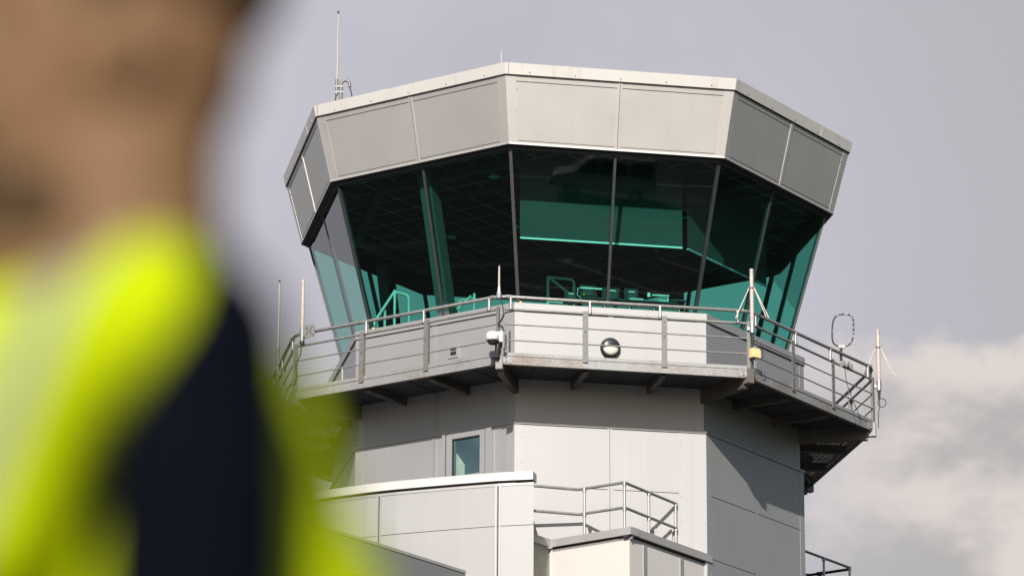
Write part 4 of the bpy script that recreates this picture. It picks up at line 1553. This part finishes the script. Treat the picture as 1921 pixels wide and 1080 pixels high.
per.scale = (1.12, 1.12, 1.12)

# ================================================================== LIGHT, SKY, CAMERA
sv = Vector((math.cos(SUN_AZ) * math.cos(SUN_EL), math.sin(SUN_AZ) * math.cos(SUN_EL), math.sin(SUN_EL)))
sd = bpy.data.lights.new('sun', 'SUN')
sd.energy = 4.0
sd.angle = R(0.5)
sd.color = (1.0, 0.965, 0.92)
so = bpy.data.objects.new('sun', sd)
so.rotation_euler = sv.to_track_quat('Z', 'Y').to_euler()
so.location = (0, -40, 60)
COL.objects.link(so)

wd = bpy.data.worlds.new('World')
sc.world = wd
wd.use_nodes = True
nt = wd.node_tree
bg = nt.nodes['Background']
bg.inputs[1].default_value = 0.05
sky = nt.nodes.new('ShaderNodeTexSky')
sky.sky_type = 'NISHITA'
sky.sun_disc = False
sky.sun_elevation = SUN_EL
sky.sun_rotation = R(90) - SUN_AZ
sky.air_density = 1.0
sky.dust_density = 1.5
tc = nt.nodes.new('ShaderNodeTexCoord')


def dot(vec, name=None):
    d_ = N(nt, 'ShaderNodeVectorMath', operation='DOT_PRODUCT')
    d_.inputs[1].default_value = vec
    nt.links.new(tc.outputs['Generated'], d_.inputs[0])
    return d_.outputs['Value']


def mrange(val, a, b, c=0.0, d=1.0, smooth=True):
    r_ = nt.nodes.new('ShaderNodeMapRange')
    if smooth:
        r_.interpolation_type = 'SMOOTHSTEP'
    for i, x_ in enumerate((a, b, c, d)):
        r_.inputs[1 + i].default_value = x_
    nt.links.new(val, r_.inputs[0])
    return r_.outputs[0]


def math2(op, a, b):
    n_ = N(nt, 'ShaderNodeMath', operation=op)
    for i, x_ in enumerate((a, b)):
        if hasattr(x_, 'is_linked'):
            nt.links.new(x_, n_.inputs[i])
        else:
            n_.inputs[i].default_value = x_
    return n_.outputs[0]


def wnoise(scale, detail, rough, off=(0, 0, 0), st=(1, 1, 1)):
    mp = nt.nodes.new('ShaderNodeMapping')
    mp.inputs['Location'].default_value = off
    mp.inputs['Scale'].default_value = st
    nt.links.new(tc.outputs['Generated'], mp.inputs[0])
    n_ = N(nt, 'ShaderNodeTexNoise', Scale=scale, Detail=detail, Roughness=rough)
    nt.links.new(mp.outputs[0], n_.inputs['Vector'])
    return n_.outputs[0]


EXPO = 0.6
K_ = 20.0 / 2 ** EXPO                                  # brings display-referred cloud values to sky-texture units
veil = tuple(K_ * c for c in (0.60, 0.585, 0.665))
veil2 = tuple(K_ * c for c in (0.475, 0.475, 0.515))
lit = tuple(K_ * c for c in (0.74, 0.672, 0.64))
shade = tuple(K_ * c for c in (0.475, 0.46, 0.46))
soft = wnoise(5.0, 4, 0.5, (3.1, 1.7, 0.3))
base = mixc(nt, mrange(soft, 0.42, 0.78), veil, veil2)
dx = dot((1, 0, 0))
base = mixc(nt, mrange(dx, 0.02, 0.14), base, veil2)
# cumulus bank low on the right: its upper edge follows the noise
edge = wnoise(30, 9, 0.62, (0.4, 0.9, 0.2))
dz = dot((0, 0, 1))
hgt = math2('ADD', math2('SUBTRACT', 0.2755, dz), math2('MULTIPLY', math2('SUBTRACT', edge, 0.5), 0.045))
side_ = mrange(dx, 0.03, 0.10)
bank = math2('MULTIPLY', mrange(hgt, -0.002, 0.0065), side_)
tex = wnoise(21, 5, 0.55, (1.2, 0.1, 2.4), (1, 1, 1.9))
cum = mixc(nt, math2('MULTIPLY', mrange(tex, 0.36, 0.60), mrange(hgt, 0.004, 0.022)), lit, shade)
cl = mixc(nt, bank, base, cum)
# how much of the sky is covered: thick towards the tower, breaking to blue overhead and behind
view = dot((-0.0135, 0.958, 0.2865))
brk = wnoise(2.2, 5, 0.55)
cov = mrange(math2('ADD', view, math2('MULTIPLY', math2('SUBTRACT', brk, 0.5), 0.5)), 0.45, 0.90)
fin = mixc(nt, cov, sky.outputs[0], cl)
nt.links.new(fin, bg.inputs[0])

cd = bpy.data.cameras.new('camera')
cam = bpy.data.objects.new('camera', cd)
COL.objects.link(cam)
sc.camera = cam
cd.sensor_width = 36
cd.lens = FPX / 1921 * 36
cd.clip_start = 0.1
cd.clip_end = 6000
fw = Vector((-math.sin(YAW) * math.cos(PITCH), math.cos(YAW) * math.cos(PITCH), math.sin(PITCH)))
rt_ = fw.cross(Zv).normalized()
up_ = rt_.cross(fw)
cr, sr = math.cos(ROLL), math.sin(ROLL)
r2 = rt_ * cr + up_ * sr * -1 if False else rt_ * cr - up_ * (-sr)
u2 = up_ * cr - rt_ * sr
r2 = u2.cross(-fw)
mw = Matrix((r2, u2, -fw)).transposed().to_4x4()
mw.translation = CAM
cam.matrix_world = mw
cd.dof.use_dof = True
cd.dof.focus_distance = 67.5
cd.dof.aperture_fstop = 2.3
cd.dof.aperture_blades = 0

sc.render.engine = 'CYCLES'
sc.cycles.max_bounces = 10
sc.cycles.transparent_max_bounces = 24
sc.cycles.use_denoising = True
sc.cycles.sample_clamp_indirect = 6
sc.view_settings.view_transform = 'Standard'
sc.view_settings.look = 'None'
sc.view_settings.exposure = EXPO
sc.view_settings.gamma = 1
